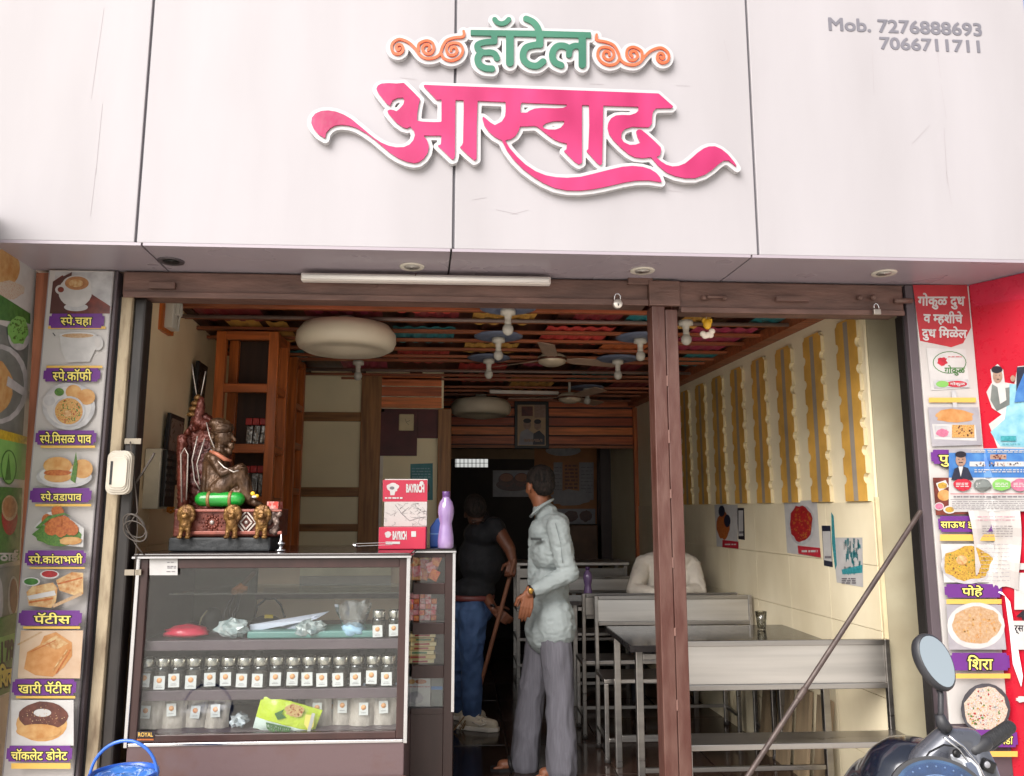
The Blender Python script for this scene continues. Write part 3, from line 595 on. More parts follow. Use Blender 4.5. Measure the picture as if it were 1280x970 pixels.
p.poly([(1160,509),(1223,509),(1228,556),(1165,558)],FD['grey']);p.poly([(1165,530),(1219,531),(1221,551),(1168,549)],FD['wht']);p.disc(1193,520,24,9,FD['pas'],.12);p.poly([(1168,532),(1188,532),(1188,546),(1169,546)],FD['plate']);p.disc(1178,541,8,5,FD['pink'],.1);p.rect(1190,531,1218,547,FD['curry']);p.dots(1204,539,12,7,FD['choc'],24,1.3,3);p.done('picture')
plaque(p,1163,562,1236,580,'पुरी',(1174,565,1200,583));p.done('banner')
p.poly([(1166,597),(1222,597),(1226,642),(1170,644)],FD['dkr']);p.poly([(1170,604),(1182,600),(1186,608),(1174,615)],FD['wht']);p.disc(1178,607,6,4,FD['poha'],.1);p.disc(1180,619,8,7,FD['bread']);p.disc(1174,633,6,5,FD['wht']);p.disc(1174,633,5,4,FD['pink']);p.disc(1187,637,8,5,FD['wht']);p.disc(1187,637,5.5,3.5,FD['poha']);p.done('picture')
plaque(p,1172,645,1245,665,'साऊथ इडली',(1176,649,1236,661));p.rect(1175,668,1246,676,GLDS);p.done('banner')
p.poly([(1176,680),(1242,680),(1250,728),(1180,728)],FD['wht']);p.disc(1210,706,34,24,FD['plate']);p.disc(1210,704,31,21,FD['poha'],.08);p.dots(1208,705,28,19,FD['grn'],40,1.1,8);p.dots(1208,705,28,19,FD['dkr'],34,1.1,18);p.disc(1202,700,7,6,FD['toast']);p.done('picture')
plaque(p,1180,730,1252,747,'पोहे',(1203,732,1228,746));p.rect(1183,749,1252,755,GLDS);p.done('banner')
p.poly([(1183,756),(1252,756),(1258,812),(1186,812)],FD['grey']);p.disc(1220,782,36,29,FD['wht']);p.disc(1221,781,30,23,FD['sheera'],.07);p.dots(1220,782,27,20,FD['bread'],60,1.8,12);p.done('picture')
plaque(p,1187,816,1261,838,'िशरा',(1210,819,1241,837));p.rect(1192,842,1263,848,GLDS);p.done('banner')
p.disc(1232,886,31,32,FD['pan']);p.disc(1232,887,27,28,FD['rice'],.05);p.dots(1232,887,24,25,FD['grn'],30,1.9,22);p.dots(1232,887,24,25,FD['red'],40,1.4,23);p.dots(1232,887,25,26,FD['wht'],150,1.3,24);p.dots(1232,887,24,25,FD['poha'],20,1.3,25);p.done('picture')
plaque(p,1200,912,1271,934,'िखचडी',(1238,917,1266,930));p.rect(1205,939,1272,946,GLDS);p.done('banner')
# red wing wall on the right
e2=aty(1213,500,-.03);e2.x=2.309
q2=atz(1281,340,2.46);rd=Vector((e2.x-q2.x,e2.y-q2.y,0)).normalized();rn=Vector((-rd.y,rd.x,0));f2=Vector((e2.x,e2.y,0))-rd*.36
rw=thing('wing_panel','glossy red signboard panel on the wing wall at the far right','signboard',(2.4,-.2,.5))
MB().prism([Vector((e2.x,e2.y,-.18)),Vector((f2.x,f2.y,-.18)),Vector((f2.x,f2.y,2.458)),Vector((e2.x,e2.y,2.458))],-rn*.02).build('board',mat('red_gloss_panel',(166,16,38),.3,var=.12,scale=1.5),rw)
pr=Print(Vector((e2.x,e2.y,0))+rn*.001,rn,rw)
pr.poly([(1212,356),(1290,340),(1290,372),(1216,384)],mat('red_gloss_light',(172,28,54),.3))
pr.poly([(1238,462),(1247,455),(1254,462),(1256,478),(1268,480),(1272,458),(1300,455),(1300,560),(1247,560),(1236,530),(1252,518),(1240,510),(1233,490),(1240,478)],FD['wht'])
pr.poly([(1238,540),(1256,524),(1262,480),(1300,482),(1300,560),(1250,558)],FD['cyan']);pr.poly([(1240,480),(1250,486),(1262,484),(1262,506),(1246,514),(1238,500)],FD['slate']);pr.poly([(1246,478),(1256,478),(1258,500),(1250,505)],FD['wht']);pr.disc(1247,470,6,9,FD['skin']);pr.disc(1246,462,7,4.5,BLKT,.05);pr.disc(1245,469,.6,.5,BLKT);pr.disc(1249.5,469,.6,.5,BLKT);pr.line(1246,474,1249,474,BLKT,.4);pr.poly([(1271,459),(1300,456),(1300,498),(1270,500)],FD['suit']);pr.poly([(1270,490),(1280,466),(1300,478),(1300,500),(1268,503)],FD['blue']);pr.disc(1266,473,3,4,FD['skin']);pr.rect(1251,545,1270,551,FD['teal']);pr.lines(1253,553,1275,557,1,FD['teal']);pr.done('picture')
for (x0,y0,x1,y1) in((1266,704,1300,712),(1268,716,1300,762)):
    pr.rect(x0,y0,x1,y1,FD['wht'])
pr.text('4',(1272,764,1282,774),BLKT,.02,cell=.06);pr.rect(1266,776,1300,812,FD['wht']);pr.text('र्स',(1268,782,1279,792),BLKT,.02,cell=.06);pr.disc(1278,874,8,4,FD['wht'],.2);pr.done('picture')
# posters pasted across the right board edge: bent sheets
def bent(pxl,pts,off):
    """pts (px,py) -> world on the board plane left of the corner, on the red wing right of it"""
    out=[]
    for px,py in pts:
        q=aty(px,py,BY-off)
        if q.x>2.309: q=atp(px,py,Vector((e2.x,e2.y,0))+rn*off,rn)
        out.append(q)
    return out
def sheet(mb,mi,x0,x1,ytop,ybot,off,n=8,wav=0):
    for i in range(n):
        u0=i/n;u1=(i+1)/n;a=x0(u0) if callable(x0) else x0
        def P_(u,top):
            X=x0+(x1-x0)*u;y=(ytop(X) if top else ybot(X));return (X,y)
        v=bent(0,[P_(u0,1),P_(u1,1),P_(u1,0),P_(u0,0)],off+wav*math.sin(i*1.3)*.0)
        mb.add(v,[(0,1,2,3)],mi)
class Bent(Print):
    def at(s,px,py,k=None): return bent(0,[(px,py)],s.pt.x+(s.k if k is None else k)*s.st)[0]
t=thing('pasted_poster','blue and white political style poster with a suited portrait pasted over the right board','poster',(2.3,-.06,1.55))
p=Bent((.016,0,0),N,t)
def strip(p,x0,y0,x1,y1,m,sl=.0,n=10):
    for i in range(n):
        a=x0+(x1-x0)*i/n;b=x0+(x1-x0)*(i+1)/n;p.mb.add([p.at(a,y0+(a-x0)*sl),p.at(b,y0+(b-x0)*sl),p.at(b,y1+(b-x0)*sl),p.at(a,y1+(a-x0)*sl)],[(0,1,2,3)],p.mi(m))
    p.k+=1
strip(p,1186,561,1296,640,FD['wht'],-.01);strip(p,1186,561,1296,597,FD['blue']);strip(p,1186,561,1230,566,FD['grey'],0,3);strip(p,1236,568,1258,574,FD['skin'],0,3);strip(p,1212,577,1280,583,FD['wht'],0,6);p.dots(1246,571,10,2.5,FD['dkr'],9,1.6,2);p.dots(1246,580,32,2.5,FD['suit'],18,1.6,4);p.dots(1246,580,32,2.5,FD['skin'],18,1.2,5);p.lines(1214,562,1280,566,2,FD['wht'],4,.5);p.lines(1218,586,1282,591,2,FD['wht'],8,.5)
p.disc(1201,575,6.5,8,FD['skin']);p.disc(1201,568,7,4,BLKT);p.poly([(1189,600),(1193,586),(1201,582),(1210,585),(1217,600)],FD['suit']);p.poly([(1198,583),(1204,583),(1201,596)],FD['wht']);p.line(1198.5,578,1203.5,578,BLKT,.45);p.disc(1198.6,574,.7,.5,BLKT);p.disc(1203.4,574,.7,.5,BLKT)
for x,m in((1203,FD['redp']),(1228,FD['slate']),(1252,FD['gl']),(1275,FD['pink'])): p.disc(x,606,11.5,7.5,m,.07);p.lines(x-8,603,x+8,609,3,FD['wht'],int(x))
strip(p,1188,617,1296,617.8,FD['redp']);strip(p,1188,624,1296,624.6,FD['text']);p.lines(1192,619,1280,623,1,FD['text'],4,.9);p.lines(1190,626,1280,637,5,FD['text'],5,.35);p.done('sheet')
t=thing('notice_sheet','crumpled white printed list sheet hanging below the blue poster','notice',(2.35,-.08,1.3))
p=Bent((.03,0,0),N,t)
for i in range(10):
    for j in range(9):
        def G(a,b):
            x=1210+(1275-1210)*a+b*14*(1-a)+2*math.sin(b*5);y=638+(100 if a<.6 else 98)*b+3*math.sin(a*7)*b
            o=.02+.008*math.sin(a*9+b*4)+.006*math.sin(b*11);return bent(0,[(x,y)],o)[0]
        p.mb.add([G(i/10,j/9),G((i+1)/10,j/9),G((i+1)/10,(j+1)/9),G(i/10,(j+1)/9)],[(0,1,2,3)],p.mi(BW))
p.mb.sm=[True]*len(p.mb.f);p.k=4;p.pt.x=.031
p.lines(1222,644,1268,652,2,FD['pink'],5,.35);p.lines(1228,656,1266,672,5,FD['text'],6,.35);p.lines(1226,678,1262,728,10,FD['grey'],9,.3);p.done('sheet')
t=tag(None or thing('torn_strip','torn white plastic strip hanging beside the right menu board','strip',(2.3,-.07,1.1)),None)
mb=MB();pts=[(1243,738),(1256,745),(1262,790),(1266,830),(1276,858),(1278,845),(1270,800),(1262,752),(1252,740)]
v=bent(0,pts,.012);mb.prism(v,(0,-.003,0));mb.build('strip_sheet',mat('torn_white',(220,214,218),.5),t)
# neighbours glimpsed at both upper corners
t=thing('window_grille','grey steel lattice grille on the bright building at the top left edge','grille',(-4.8,1.5,4))
mb=MB();
for i in range(9): mb.bar((-5.6+i*.12,1.5,3.2),(-5.6+i*.12,1.5,6.5),.02)
for j in range(22): mb.bar((-5.7,1.5,3.2+j*.15),(-4.5,1.5,3.2+j*.15),.016)
mb.build('lattice',mat('grille_grey',(90,88,86),.5,.3),t)
tag(MB().b2((-8,2.2,-.19),(-3.6,8,7.5)).build('neighbour_building',mat('neighbour_cream',(206,200,196),.8)),'pale building standing behind the left end of the signboard','building')
tag(MB().b2((2.75,.3,-.19),(8,8,7.5)).build('neighbour_building',mat('neighbour_blue',(120,134,168),.8)),'blue grey building behind the right end of the signboard','building')
# ================================================================= INTERIOR SHELL
def poly_wall(name,pts,ext,m,parent=None): return MB().prism([Vector(q) for q in pts],ext).build(name,m,parent)
YB=4.4
lw=tag(poly_wall('left_wall',[(LX(.1),.1,-.04),(LX(3),3,-.04),(LX(3),3,2.6),(LX(.1),.1,2.6)],(-.1,0,0),LWALL),'mustard cream painted left side wall of the shop','wall')
for y0 in np.arange(.14,2.9,.42):
    for k,z0 in enumerate((1.0,1.27)):
        y1=min(y0+.416,2.98);q=[(LX(y0)+.001,y0,z0),(LX(y1)+.001,y1,z0),(LX(y1)+.001,y1,z0+.266),(LX(y0)+.001,y0,z0+.266)]
        MB().prism([Vector(a) for a in q],(.006,0,0)).build('tile',LWALL,lw)
rw_=tag(poly_wall('right_wall',[(RX(.29),.29,-.04),(RX(6.5),6.5,-.04),(RX(6.5),6.5,2.6),(RX(.29),.29,2.6)],(.1,0,0),RWALL),'cream right side wall with scalloped yellow strips above marbled tiles','wall')
for i,y0 in enumerate(np.arange(.30,4.3,.45)):
    for k in range(5):
        z0=-.02+k*.3;y1=y0+.447;q=[(RX(y0)-.001,y0,z0),(RX(y1)-.001,y1,z0),(RX(y1)-.001,y1,z0+.297),(RX(y0)-.001,y0,z0+.297)]
        MB().prism([Vector(a) for a in q],(-.007,0,0)).build('tile',TILE,rw_)
pier=tag(poly_wall('pier_wall',[(RX(.29)+.012,.28,-.04),(2.33,.28,-.04),(2.33,.28,2.46),(RX(.29)+.012,.28,2.46)],(0,.3,0),PIER),'stained cream pier wall recessed beside the right jamb','wall')
MB().b2((2.25,.061,-.04),(2.33,.279,2.46)).build('niche_side',PIER,pier)
MB().b2((RX(.29)-.008,.276,.3),(RX(.29)+.011,.2895,1.5)).build('edge_trim',STE,pier)
# scalloped strips
def scallop(y,k):
    pts=[];z0=1.482;z1=2.40;n=0;hh=.135;z=z0
    L_=[];
    while z<z1-.001:
        L_+= [(0,z),(0,min(z+hh*.62,z1)),(-.012,min(z+hh*.66,z1)),(-.022,min(z+hh*.76,z1)),(-.024,min(z+hh*.86,z1)),(-.014,min(z+hh*.97,z1))];z+=hh
    return L_
stp=None
for k in range(9):
    y=.32+.35*k
    nr=scallop(y,k);w_=.2
    pts=[(y+(-a),z) for a,z in nr]+[(y+w_+a,z) for a,z in reversed(nr)]
    T=.02
    w3=lambda yy,zz,o:Vector((RX(yy)-o,yy,zz))
    if k==0: z_max=2.44
    n=len(pts);vs=[w3(a,z,.0005) for a,z in pts]+[w3(a,z,T) for a,z in pts]
    mb=MB();mb.add(vs,[(i,(i+1)%n,(i+1)%n+n,i+n) for i in range(n)],0)
    m_=len(nr)
    # front face as bands so that it stays planar
    for i in range(m_-1): mb.add([w3(y-nr[i][0],nr[i][1],T),w3(y-nr[i+1][0],nr[i+1][1],T),w3(y+w_+nr[i+1][0],nr[i+1][1],T),w3(y+w_+nr[i][0],nr[i][1],T)],[(0,1,2,3)],1)
    mb.add([w3(y+.08,1.484,T+.0008),w3(y+.12,1.484,T+.0008),w3(y+.12,2.39,T+.0008),w3(y+.08,2.39,T+.0008)],[(0,1,2,3)],2)
    mb.build('scalloped_strip',[STE,YEL,STG],rw_,fix=False)
# cream panelled wall left back, at Y=3
def bb(px0,py0,px1,py1,Y,dep=.03,off=0):
    a=aty(px0,py0,Y-off);b=aty(px1,py1,Y-off);return MB().b2((a.x,Y-off-dep,min(a.z,b.z)),(b.x,Y-off,max(a.z,b.z)))
YC=3.0
cwl=tag(MB().b2((-1.9,YC,-.04),(aty(553,600,YC).x,YC+.06,2.56)).build('cream_partition',CPAN),'cream board partition wall with brown timber battens at the back left','partition')
bb(372,468,452,516,YC,.006).build('panel',CPAN,cwl)
for py0,py1 in((527,610),(622,700)): bb(362,py0,452,py1,YC,.006).build('panel',CPAN,cwl)
bb(453,468,467,900,YC,.03).build('batten_upright',BAT,cwl,bevel=.003)
for a,b in((515,527),(609,621),(655,664),(700,712)): bb(350,a,452.5,b,YC,.026).build('batten_rail',BATX,cwl,bevel=.003)
bb(467.5,468,471,900,YC,.012).build('white_edge',mat('white_edging',(220,212,198),.5),cwl)
pl=[468,483,496,510.5]
for i in range(3): bb(472,pl[i]+.6,552,pl[i+1],YC,.02).build('plank',PLK[i],cwl,bevel=.003)
bb(472,511,552,548,YC,.012).build('maroon_panel',MAR,cwl)
bb(467,515,521,570,YC,.016,.013).build('maroon_panel',MAR,cwl)
bb(495,549,548,572,YC,.008).build('panel',CPAN,cwl);bb(495,573,548,625,YC,.008).build('panel',CPAN,cwl)
bb(548,512,560,900,YC,.05,.002).build('batten_upright',BAT,cwl,bevel=.004)
c=aty(508,528,YC-.03)
t=thing('wall_clock','small square cream clock on the maroon panel','clock',c)
MB().box((0,0,0),(.12,.02,.135)).build('clock_body',mat('clock_cream',(206,190,150),.5),t,local=True,bevel=.008)
MB().bar((0,-.0115,0),(.03,-.0115,.015),.005,.002).bar((0,-.0115,0),(-.01,-.0115,.028),.005,.002).bar((0,-.0115,-.002),(.02,-.0115,-.02),.003,.002).build('clock_hand',BLKP,t,local=True)
t=thing('wall_poster','teal poster on the cream partition beside the wooden post','poster',aty(528,602,YC-.02))
p=Print((0,YC-.0095,0),N,t);p.rect(513,580,541,626,mat('print_teal_bg',(62,130,136),.5,var=.2,scale=9),-1);p.lines(515,584,538,598,4,FD['cyan'],7,.7);p.disc(530,610,7,9,FD['dkr']);p.done('sheet')
# deep plank wall, Y=4.4
dw=tag(MB().b2((aty(553,560,YB).x-.15,YB,aty(600,559,YB).z),(2.0,YB+.06,2.57)).build('plank_wall',CEIL),'brown horizontal plank wall above the dark kitchen opening','wall')
ys=np.linspace(498,556,6)
for i in range(5): bb(548,ys[i]+.5,808,ys[i+1],YB,.02).build('plank',PLK[(i*3+1)%4],dw,bevel=.003)
bb(548,556.5,800,561,YB,.04).build('header',wood('header_wood',(150,84,44),'x'),dw)
bb(790,510,803,760,YB,.05,.022).build('upright',ORW,dw,bevel=.004)
# kitchen beyond
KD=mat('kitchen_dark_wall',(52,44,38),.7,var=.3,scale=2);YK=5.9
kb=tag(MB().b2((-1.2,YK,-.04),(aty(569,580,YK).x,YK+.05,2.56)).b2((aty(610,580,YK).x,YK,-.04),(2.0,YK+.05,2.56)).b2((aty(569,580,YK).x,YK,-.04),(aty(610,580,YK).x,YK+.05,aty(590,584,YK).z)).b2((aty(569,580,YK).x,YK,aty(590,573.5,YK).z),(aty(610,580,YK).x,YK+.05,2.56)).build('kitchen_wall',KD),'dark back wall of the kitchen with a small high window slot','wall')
mb=MB()
for px in range(570,610,5): a=aty(px,573,YK+.02);b=aty(px,585,YK+.02);mb.bar(a,b,.008)
a=aty(569,579,YK+.02);b=aty(610,579,YK+.02);mb.bar(a,b,.006);mb.build('window_bars',BLKP,kb)
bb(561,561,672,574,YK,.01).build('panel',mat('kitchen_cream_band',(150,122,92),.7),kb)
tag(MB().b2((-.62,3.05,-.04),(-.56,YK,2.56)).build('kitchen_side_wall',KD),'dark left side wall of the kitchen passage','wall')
t=thing('menu_poster','dim orange and white price menu poster on the kitchen wall','poster',aty(706,610,YK-.03))
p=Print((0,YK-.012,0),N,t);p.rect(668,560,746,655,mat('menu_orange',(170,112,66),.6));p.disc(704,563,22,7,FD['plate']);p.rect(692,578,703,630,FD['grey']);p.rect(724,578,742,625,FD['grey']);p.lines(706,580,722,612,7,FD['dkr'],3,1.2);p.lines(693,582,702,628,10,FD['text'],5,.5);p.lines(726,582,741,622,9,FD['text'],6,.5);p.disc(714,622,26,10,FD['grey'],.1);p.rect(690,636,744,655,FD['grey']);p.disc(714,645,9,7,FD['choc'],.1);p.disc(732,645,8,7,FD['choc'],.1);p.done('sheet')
t=thing('food_poster','dim poster of two burgers on the kitchen wall behind the standing man','poster',aty(636,604,YK-.03))
p=Print((0,YK-.013,0),N,t);p.rect(616,588,668,621,FD['grey']);p.disc(642,606,22,8,FD['choc']);p.disc(633,600,10,9,FD['dkr']);p.disc(652,600,10,9,FD['dkr']);p.disc(633,597,8,5,FD['fry']);p.disc(652,597,8,5,FD['fry']);p.done('sheet')
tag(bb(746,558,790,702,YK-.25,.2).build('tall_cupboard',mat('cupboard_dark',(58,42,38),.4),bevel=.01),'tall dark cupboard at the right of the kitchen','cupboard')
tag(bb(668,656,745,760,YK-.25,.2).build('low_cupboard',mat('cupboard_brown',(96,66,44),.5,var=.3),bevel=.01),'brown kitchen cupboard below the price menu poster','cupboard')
# ================================================================= CEILING
ce=tag(MB().b2((-2.4,.115,2.575),(2.3,6.5,2.62)).build('ceiling',CEIL),'dark timber ceiling crossed by brown battens with coloured corrugated sheets','ceiling')
for x in(-1.5,-1.12,-.68,-.22,.22,.62,1.08,1.52,1.9):
    MB().prism([Vector((x-.05,.12,2.526)),Vector((x+.05,.12,2.526)),Vector((x+.05-.26,YB,2.526)),Vector((x-.05-.26,YB,2.526))],(0,0,.03)).build('board',CEIL,ce)
for i,y in enumerate([.14,.36,.72,.96,1.24,1.49,1.77,2.02,2.18,2.58,2.8,3.0,3.4,3.62,3.86,4.2]):
    x1=RX(y)-.005; MB().b2((LX(y)-.02 if y<3 else -1.0,y-.02,2.490),(x1,y+.02,2.508)).build('batten',[CBX,CEIL][0],ce,bevel=.002)
for y in(.86,2.48): 
    tag(MB().tube([(LX(y),y,2.478),(RX(y),y,2.478)],.011,8).build('conduit',CONC),'grey conduit pipe running across the ceiling battens '+('near the front' if y<1 else 'farther back'),'pipe')
mb=MB();
for y in(0,):
    mb.prism([Vector((RX(.3)-.1,.3,2.46)),Vector((RX(.3)-.005,.3,2.46)),Vector((RX(4.3)-.005,4.3,2.46)),Vector((RX(4.3)-.1,4.3,2.46))],(0,0,.09))
mb.build('edge_board',CBX,ce)
CC={'teal':(50,140,150),'magenta':(178,64,96),'red':(204,70,66),'yellow':(222,172,86),'orange':(210,116,66),'maroon':(134,46,56)}
CM={k:mat('corrugated_'+k,v,.45,var=.12) for k,v in CC.items()}
for px0,py0,px1,py1,c in[(245,372,340,381,'teal'),(385,379,466,389,'magenta'),(492,375,574,388,'red'),(592,394,670,403,'yellow'),(495,411,570,426,'teal'),(385,392,480,400,'maroon'),(700,376,805,390,'magenta'),(785,395,812,402,'teal'),(680,411,762,428,'red'),(582,431,648,439,'yellow'),(500,440,563,452,'red'),(750,432,806,441,'orange'),(575,456,634,463,'red'),(575,468,634,476,'red'),(712,469,768,476,'teal'),(640,471,692,477,'yellow'),(638,479,690,486,'yellow'),(430,452,486,462,'magenta'),(660,446,700,456,'magenta'),(365,440,385,450,'teal'),(345,405,370,425,'yellow'),(852,412,926,436,'magenta'),(850,444,902,456,'teal'),(740,455,800,464,'maroon'),(850,398,880,408,'yellow'),(765,478,812,486,'maroon'),(250,388,330,398,'maroon'),(720,392,780,400,'maroon'),(420,425,470,436,'maroon'),(290,402,330,414,'yellow'),(940,398,990,406,'teal'),(520,392,575,400,'maroon')]:
    a=atz((px0+px1)/2,py1,2.517);b=atz((px0+px1)/2,py0,2.517);x0=atz(px0,(py0+py1)/2,2.517).x;x1=atz(px1,(py0+py1)/2,2.517).x
    y0,y1=sorted((a.y,b.y));y0-=.05;y1+=.05;vs=[];fs=[];n=int((x1-x0)/.02);sh=-.06
    for i in range(n+1):
        x=x0+(x1-x0)*i/n;z=2.517+(.004 if i%4 in(0,1) else -.004);vs+=[(x-sh*0,y0,z),(x+sh*(y1-y0),y1,z)]
    for i in range(n): fs.append((2*i,2*i+2,2*i+3,2*i+1))
    MB().add(vs,fs).build('corrugated_sheet',CM[c],ce)
# bulbs on blue rosettes
bp=None
ROS=mat('rosette_blue',(104,112,134),.5,var=.1)
def bulb_fixture(p,lb,ros=True):
    global bp
    if bp is None:
        t=thing('bulb_lamp',lb,'bulb',p,0,'bare bulbs hanging from the ceiling')
        MB().lathe((0,0,0),[(.0,-.012),(.06,-.014),(.075,-.02),(.12,-.014),(.15,-.006),(.15,0)],28).build('rosette',ROS,t,local=True)
        MB().lathe((0,0,0),[(.04,-.014),(.04,-.04),(.02,-.045),(.016,-.075),(.018,-.08),(.018,-.095)],14).build('holder',WHITEP,t,local=True)
        MB().ell((0,0,-.12),(.03,.03,.033)).build('bulb',mat('bulb_glass',(190,186,176),.15),t,local=True);bp=t
    else:
        t=copy_tree(bp);t.location=p;t['label']=lb
        if not ros:
            for k in list(t.children):
                if k.name.startswith('rosette'): bpy.data.objects.remove(k)
    return t
for px,py,lb,rs in[(635,384,'hanging bulb on a blue rosette, nearest of the left row',1),(623,420,'hanging bulb on a blue rosette, second of the left row',1),(611,447,'hanging bulb on a blue rosette, third of the left row',1),(800,421,'hanging bulb on a blue rosette beside the brown post',1),(772,448,'hanging bulb on a blue rosette behind the one beside the post',1),(734,484,'hanging bulb on a blue rosette behind the farther fan',1),(448,449,'bare bulb hanging just behind the big round lamp shade',0),(857,398,'bare bulb hanging at the right of the brown post',0)]:
    bulb_fixture(atz(px,py,2.494),lb,rs)
# big round shades
for i,(px,py,Y,lb) in enumerate([(433,425,.95,'big round cream lamp shade hanging at the front left'),(601,511,3.7,'big round cream lamp shade in the dim back')]):
    if i==0:
        c=aty(px,py,Y);t=thing('round_shade',lb,'lamp shade',c,0,'big round lamp shades')
        MB().lathe((0,0,0),[(.2,.085),(.24,.075),(.272,.03),(.276,-.01),(.262,-.045),(.225,-.066),(.215,-.058),(.15,-.075),(.06,-.092),(0,-.094)],40).lathe((0,0,0),[(0,.09),(.2,.085)],40).build('shade',LAMPW,t,local=True)
        MB().tube([(0,0,.085),(0,0,.13)],.05,16).build('stem',WHITEP,t,local=True);rs0=t
    else: t=copy_tree(rs0);t.location=aty(px,py,Y);t['label']=lb
# fans
fp0=None
for px,py,Y,rz,lb in[(690,449,1.95,.35,'nearer ceiling fan hanging between the bulb rows'),(712,497,3.2,.9,'farther ceiling fan hanging before the plank wall')]:
    c=aty(px,py,Y)
    if fp0 is None:
        t=thing('ceiling_fan',lb,'fan',c,rz,'ceiling fans');fp0=t
        MB().lathe((0,0,0),[(0,-.05),(.05,-.048),(.09,-.03),(.1,-.01),(.1,.015),(.07,.035),(.02,.04)],28).build('motor',mat('fan_cream',(206,190,166),.35,.2),t,local=True)
        MB().lathe((0,0,0),[(.101,-.012),(.104,0),(.101,.006)],28).build('trim_ring',mat('fan_brown_trim',(96,60,46),.4,.4),t,local=True)
        MB().tube([(0,0,.04),(0,0,.2)],.011,8).lathe((0,0,.16),[(.02,0),(.035,.05),(.04,.06)],14).build('rod',WHITEP,t,local=True)
        for k in range(3):
            a=k*2.094;ca,sa=math.cos(a),math.sin(a);mb=MB();r_=Matrix.Rotation(a,3,'Z')
            pts=[(.09,-.02,.0),(.18,-.055,.008),(.5,-.06,.012),(.52,-.03,.006),(.52,.05,-.012),(.18,.05,-.012),(.09,.02,0)]
            mb.prism([r_@Vector(q) for q in pts],(0,0,.004)).build('blade',mat('fan_blade',(178,150,130),.4),t,local=True)
    else: t=copy_tree(fp0);t.location=c;t.rotation_euler.z=rz;t['label']=lb
# second tube lamp far back
a=aty(612,489.5,3.3);b=aty(698,491.5,3.3)
tag(MB().bar(a,b,.03,.03).build('tube_lamp',mat('batten_white2',(206,198,190),.4),bevel=.005),'thin white tube lamp near the plank wall at the back','lamp')
# wall picture over the kitchen opening
t=thing('framed_photo','framed photo of two people on the plank wall','picture frame',aty(665,531,YB-.05))
bb(643,502,686,561,YB,.03,.021).build('frame',BLKP,t,bevel=.004)
p=Print((0,YB-.0515,0),N,t);p.rect(647,506,682,557,mat('photo_tan',(176,146,112),.3));p.rect(652,508,666,520,FD['dkr']);p.rect(668,506,682,522,FD['skin']);p.disc(659,531,5,6,FD['skin']);p.disc(659,526,5,3,BLKT);p.disc(672,532,4.5,5.5,FD['skin']);p.disc(672,527,4.5,3,BLKT);p.poly([(648,556),(651,540),(659,536),(667,542),(668,556)],FD['grey']);p.poly([(666,556),(667,542),(674,538),(681,545),(681,556)],FD['suit']);p.lines(655,549,678,552,2,FD['skin'],4,1);p.done('print')
# hanging lemon-chilli charm and switch box etc.
t=thing('hanging_charm','yellow and white charm hanging from the beam right of the post','charm',aty(884,410,.1))
c=aty(884,405,.1);MB().tube([aty(882,392,.1),c],.002,5).build('string',mat('string_white',(200,190,170),.7),t)
MB().ell(c,(.02,.016,.026)).box(c+Vector((0,0,.014)),(.045,.01,.02)).build('lemon',mat('charm_yellow',(222,172,40),.5),t)
mb=MB();rr=random.Random(4)
for i in range(6): mb.ell(c+Vector((rr.uniform(-.025,.025),0,-.04+rr.uniform(-.02,.012))),(.016,.01,.014),n=8)
mb.build('flower',mat('charm_white',(220,206,190),.7),t)
c=aty(204,392,.06)
def onL(px,py): return atp(px,py,LP+LN*.012,LN)
c=onL(208,392);t=thing('switch_board','white switch unit on an orange wooden backing at the top of the left wall','switch board',c)
MB().box((0,0,0),(.03,.16,.2)).build('backing',ORW,t,local=True,bevel=.004)
MB().box((.035,-.01,.0),(.045,.1,.17)).box((.065,-.01,.02),(.02,.06,.07)).build('switch_unit',WHITEP,t,local=True,bevel=.006)
MB().tube([(.06,0,.1),(.08,-.02,.06),(.075,-.01,0),(.06,0,-.08)],.004,6).build('wire',WHITEP,t,local=True)
# white oval box on the pier
c=aty(152,591,-.03);t=thing('meter_cover','rounded white plastic cover box with ridged rim on the cream pier','box',c)
mb=MB();pts=[]
def rrect(w_,h_,r_,n=5):
    o=[]
    for cx,cy,a0 in((w_/2-r_,h_/2-r_,0),(-w_/2+r_,h_/2-r_,90),(-w_/2+r_,-h_/2+r_,180),(w_/2-r_,-h_/2+r_,270)):
        for i in range(n+1): a=R(a0+90*i/n);o.append((cx+r_*math.cos(a),cy+r_*math.sin(a)))
    return o
for k,(s_,d0,d1) in enumerate([(1,.0,.03),(.9,.03,.036),(.8,.036,.041),(.7,.041,.045)]):
    mb=MB();mb.prism([Vector((x*s_+(.004 if k>2 else 0),-d0,z*s_)) for x,z in rrect(.098,.18,.03)],(0,-(d1-d0),0));mb.build(['cover_base','ridge','ridge','cover_panel'][k],mat('cover_white',(190,182,168),.4),t,local=True,bevel=.003)
MB().b2((-.027,-.047,-.05),(-.018,-.045,.045)).build('slot',BLKP,t,local=True)
# meter / socket box with black grille face
c=onL(190,592);t=thing('electric_meter','cream electricity box with a black slotted side on the left wall','meter box',c)
MB().b2((0,-.1,-.17),(.075,.02,.115)).build('box_body',mat('meter_cream',(212,202,178),.5),t,local=True,bevel=.004)
MB().b2((.076,-.09,-.16),(.1,.04,.11)).build('grille_face',BLKP,t,local=True,bevel=.004)
mb=MB()
for i in range(6):
    for j in range(2): mb.box((.102,-.07+j*.06,.08-i*.036),(.006,.045,.02))
mb.build('slots',mat('slot_grey',(70,64,60),.5),t,local=True)
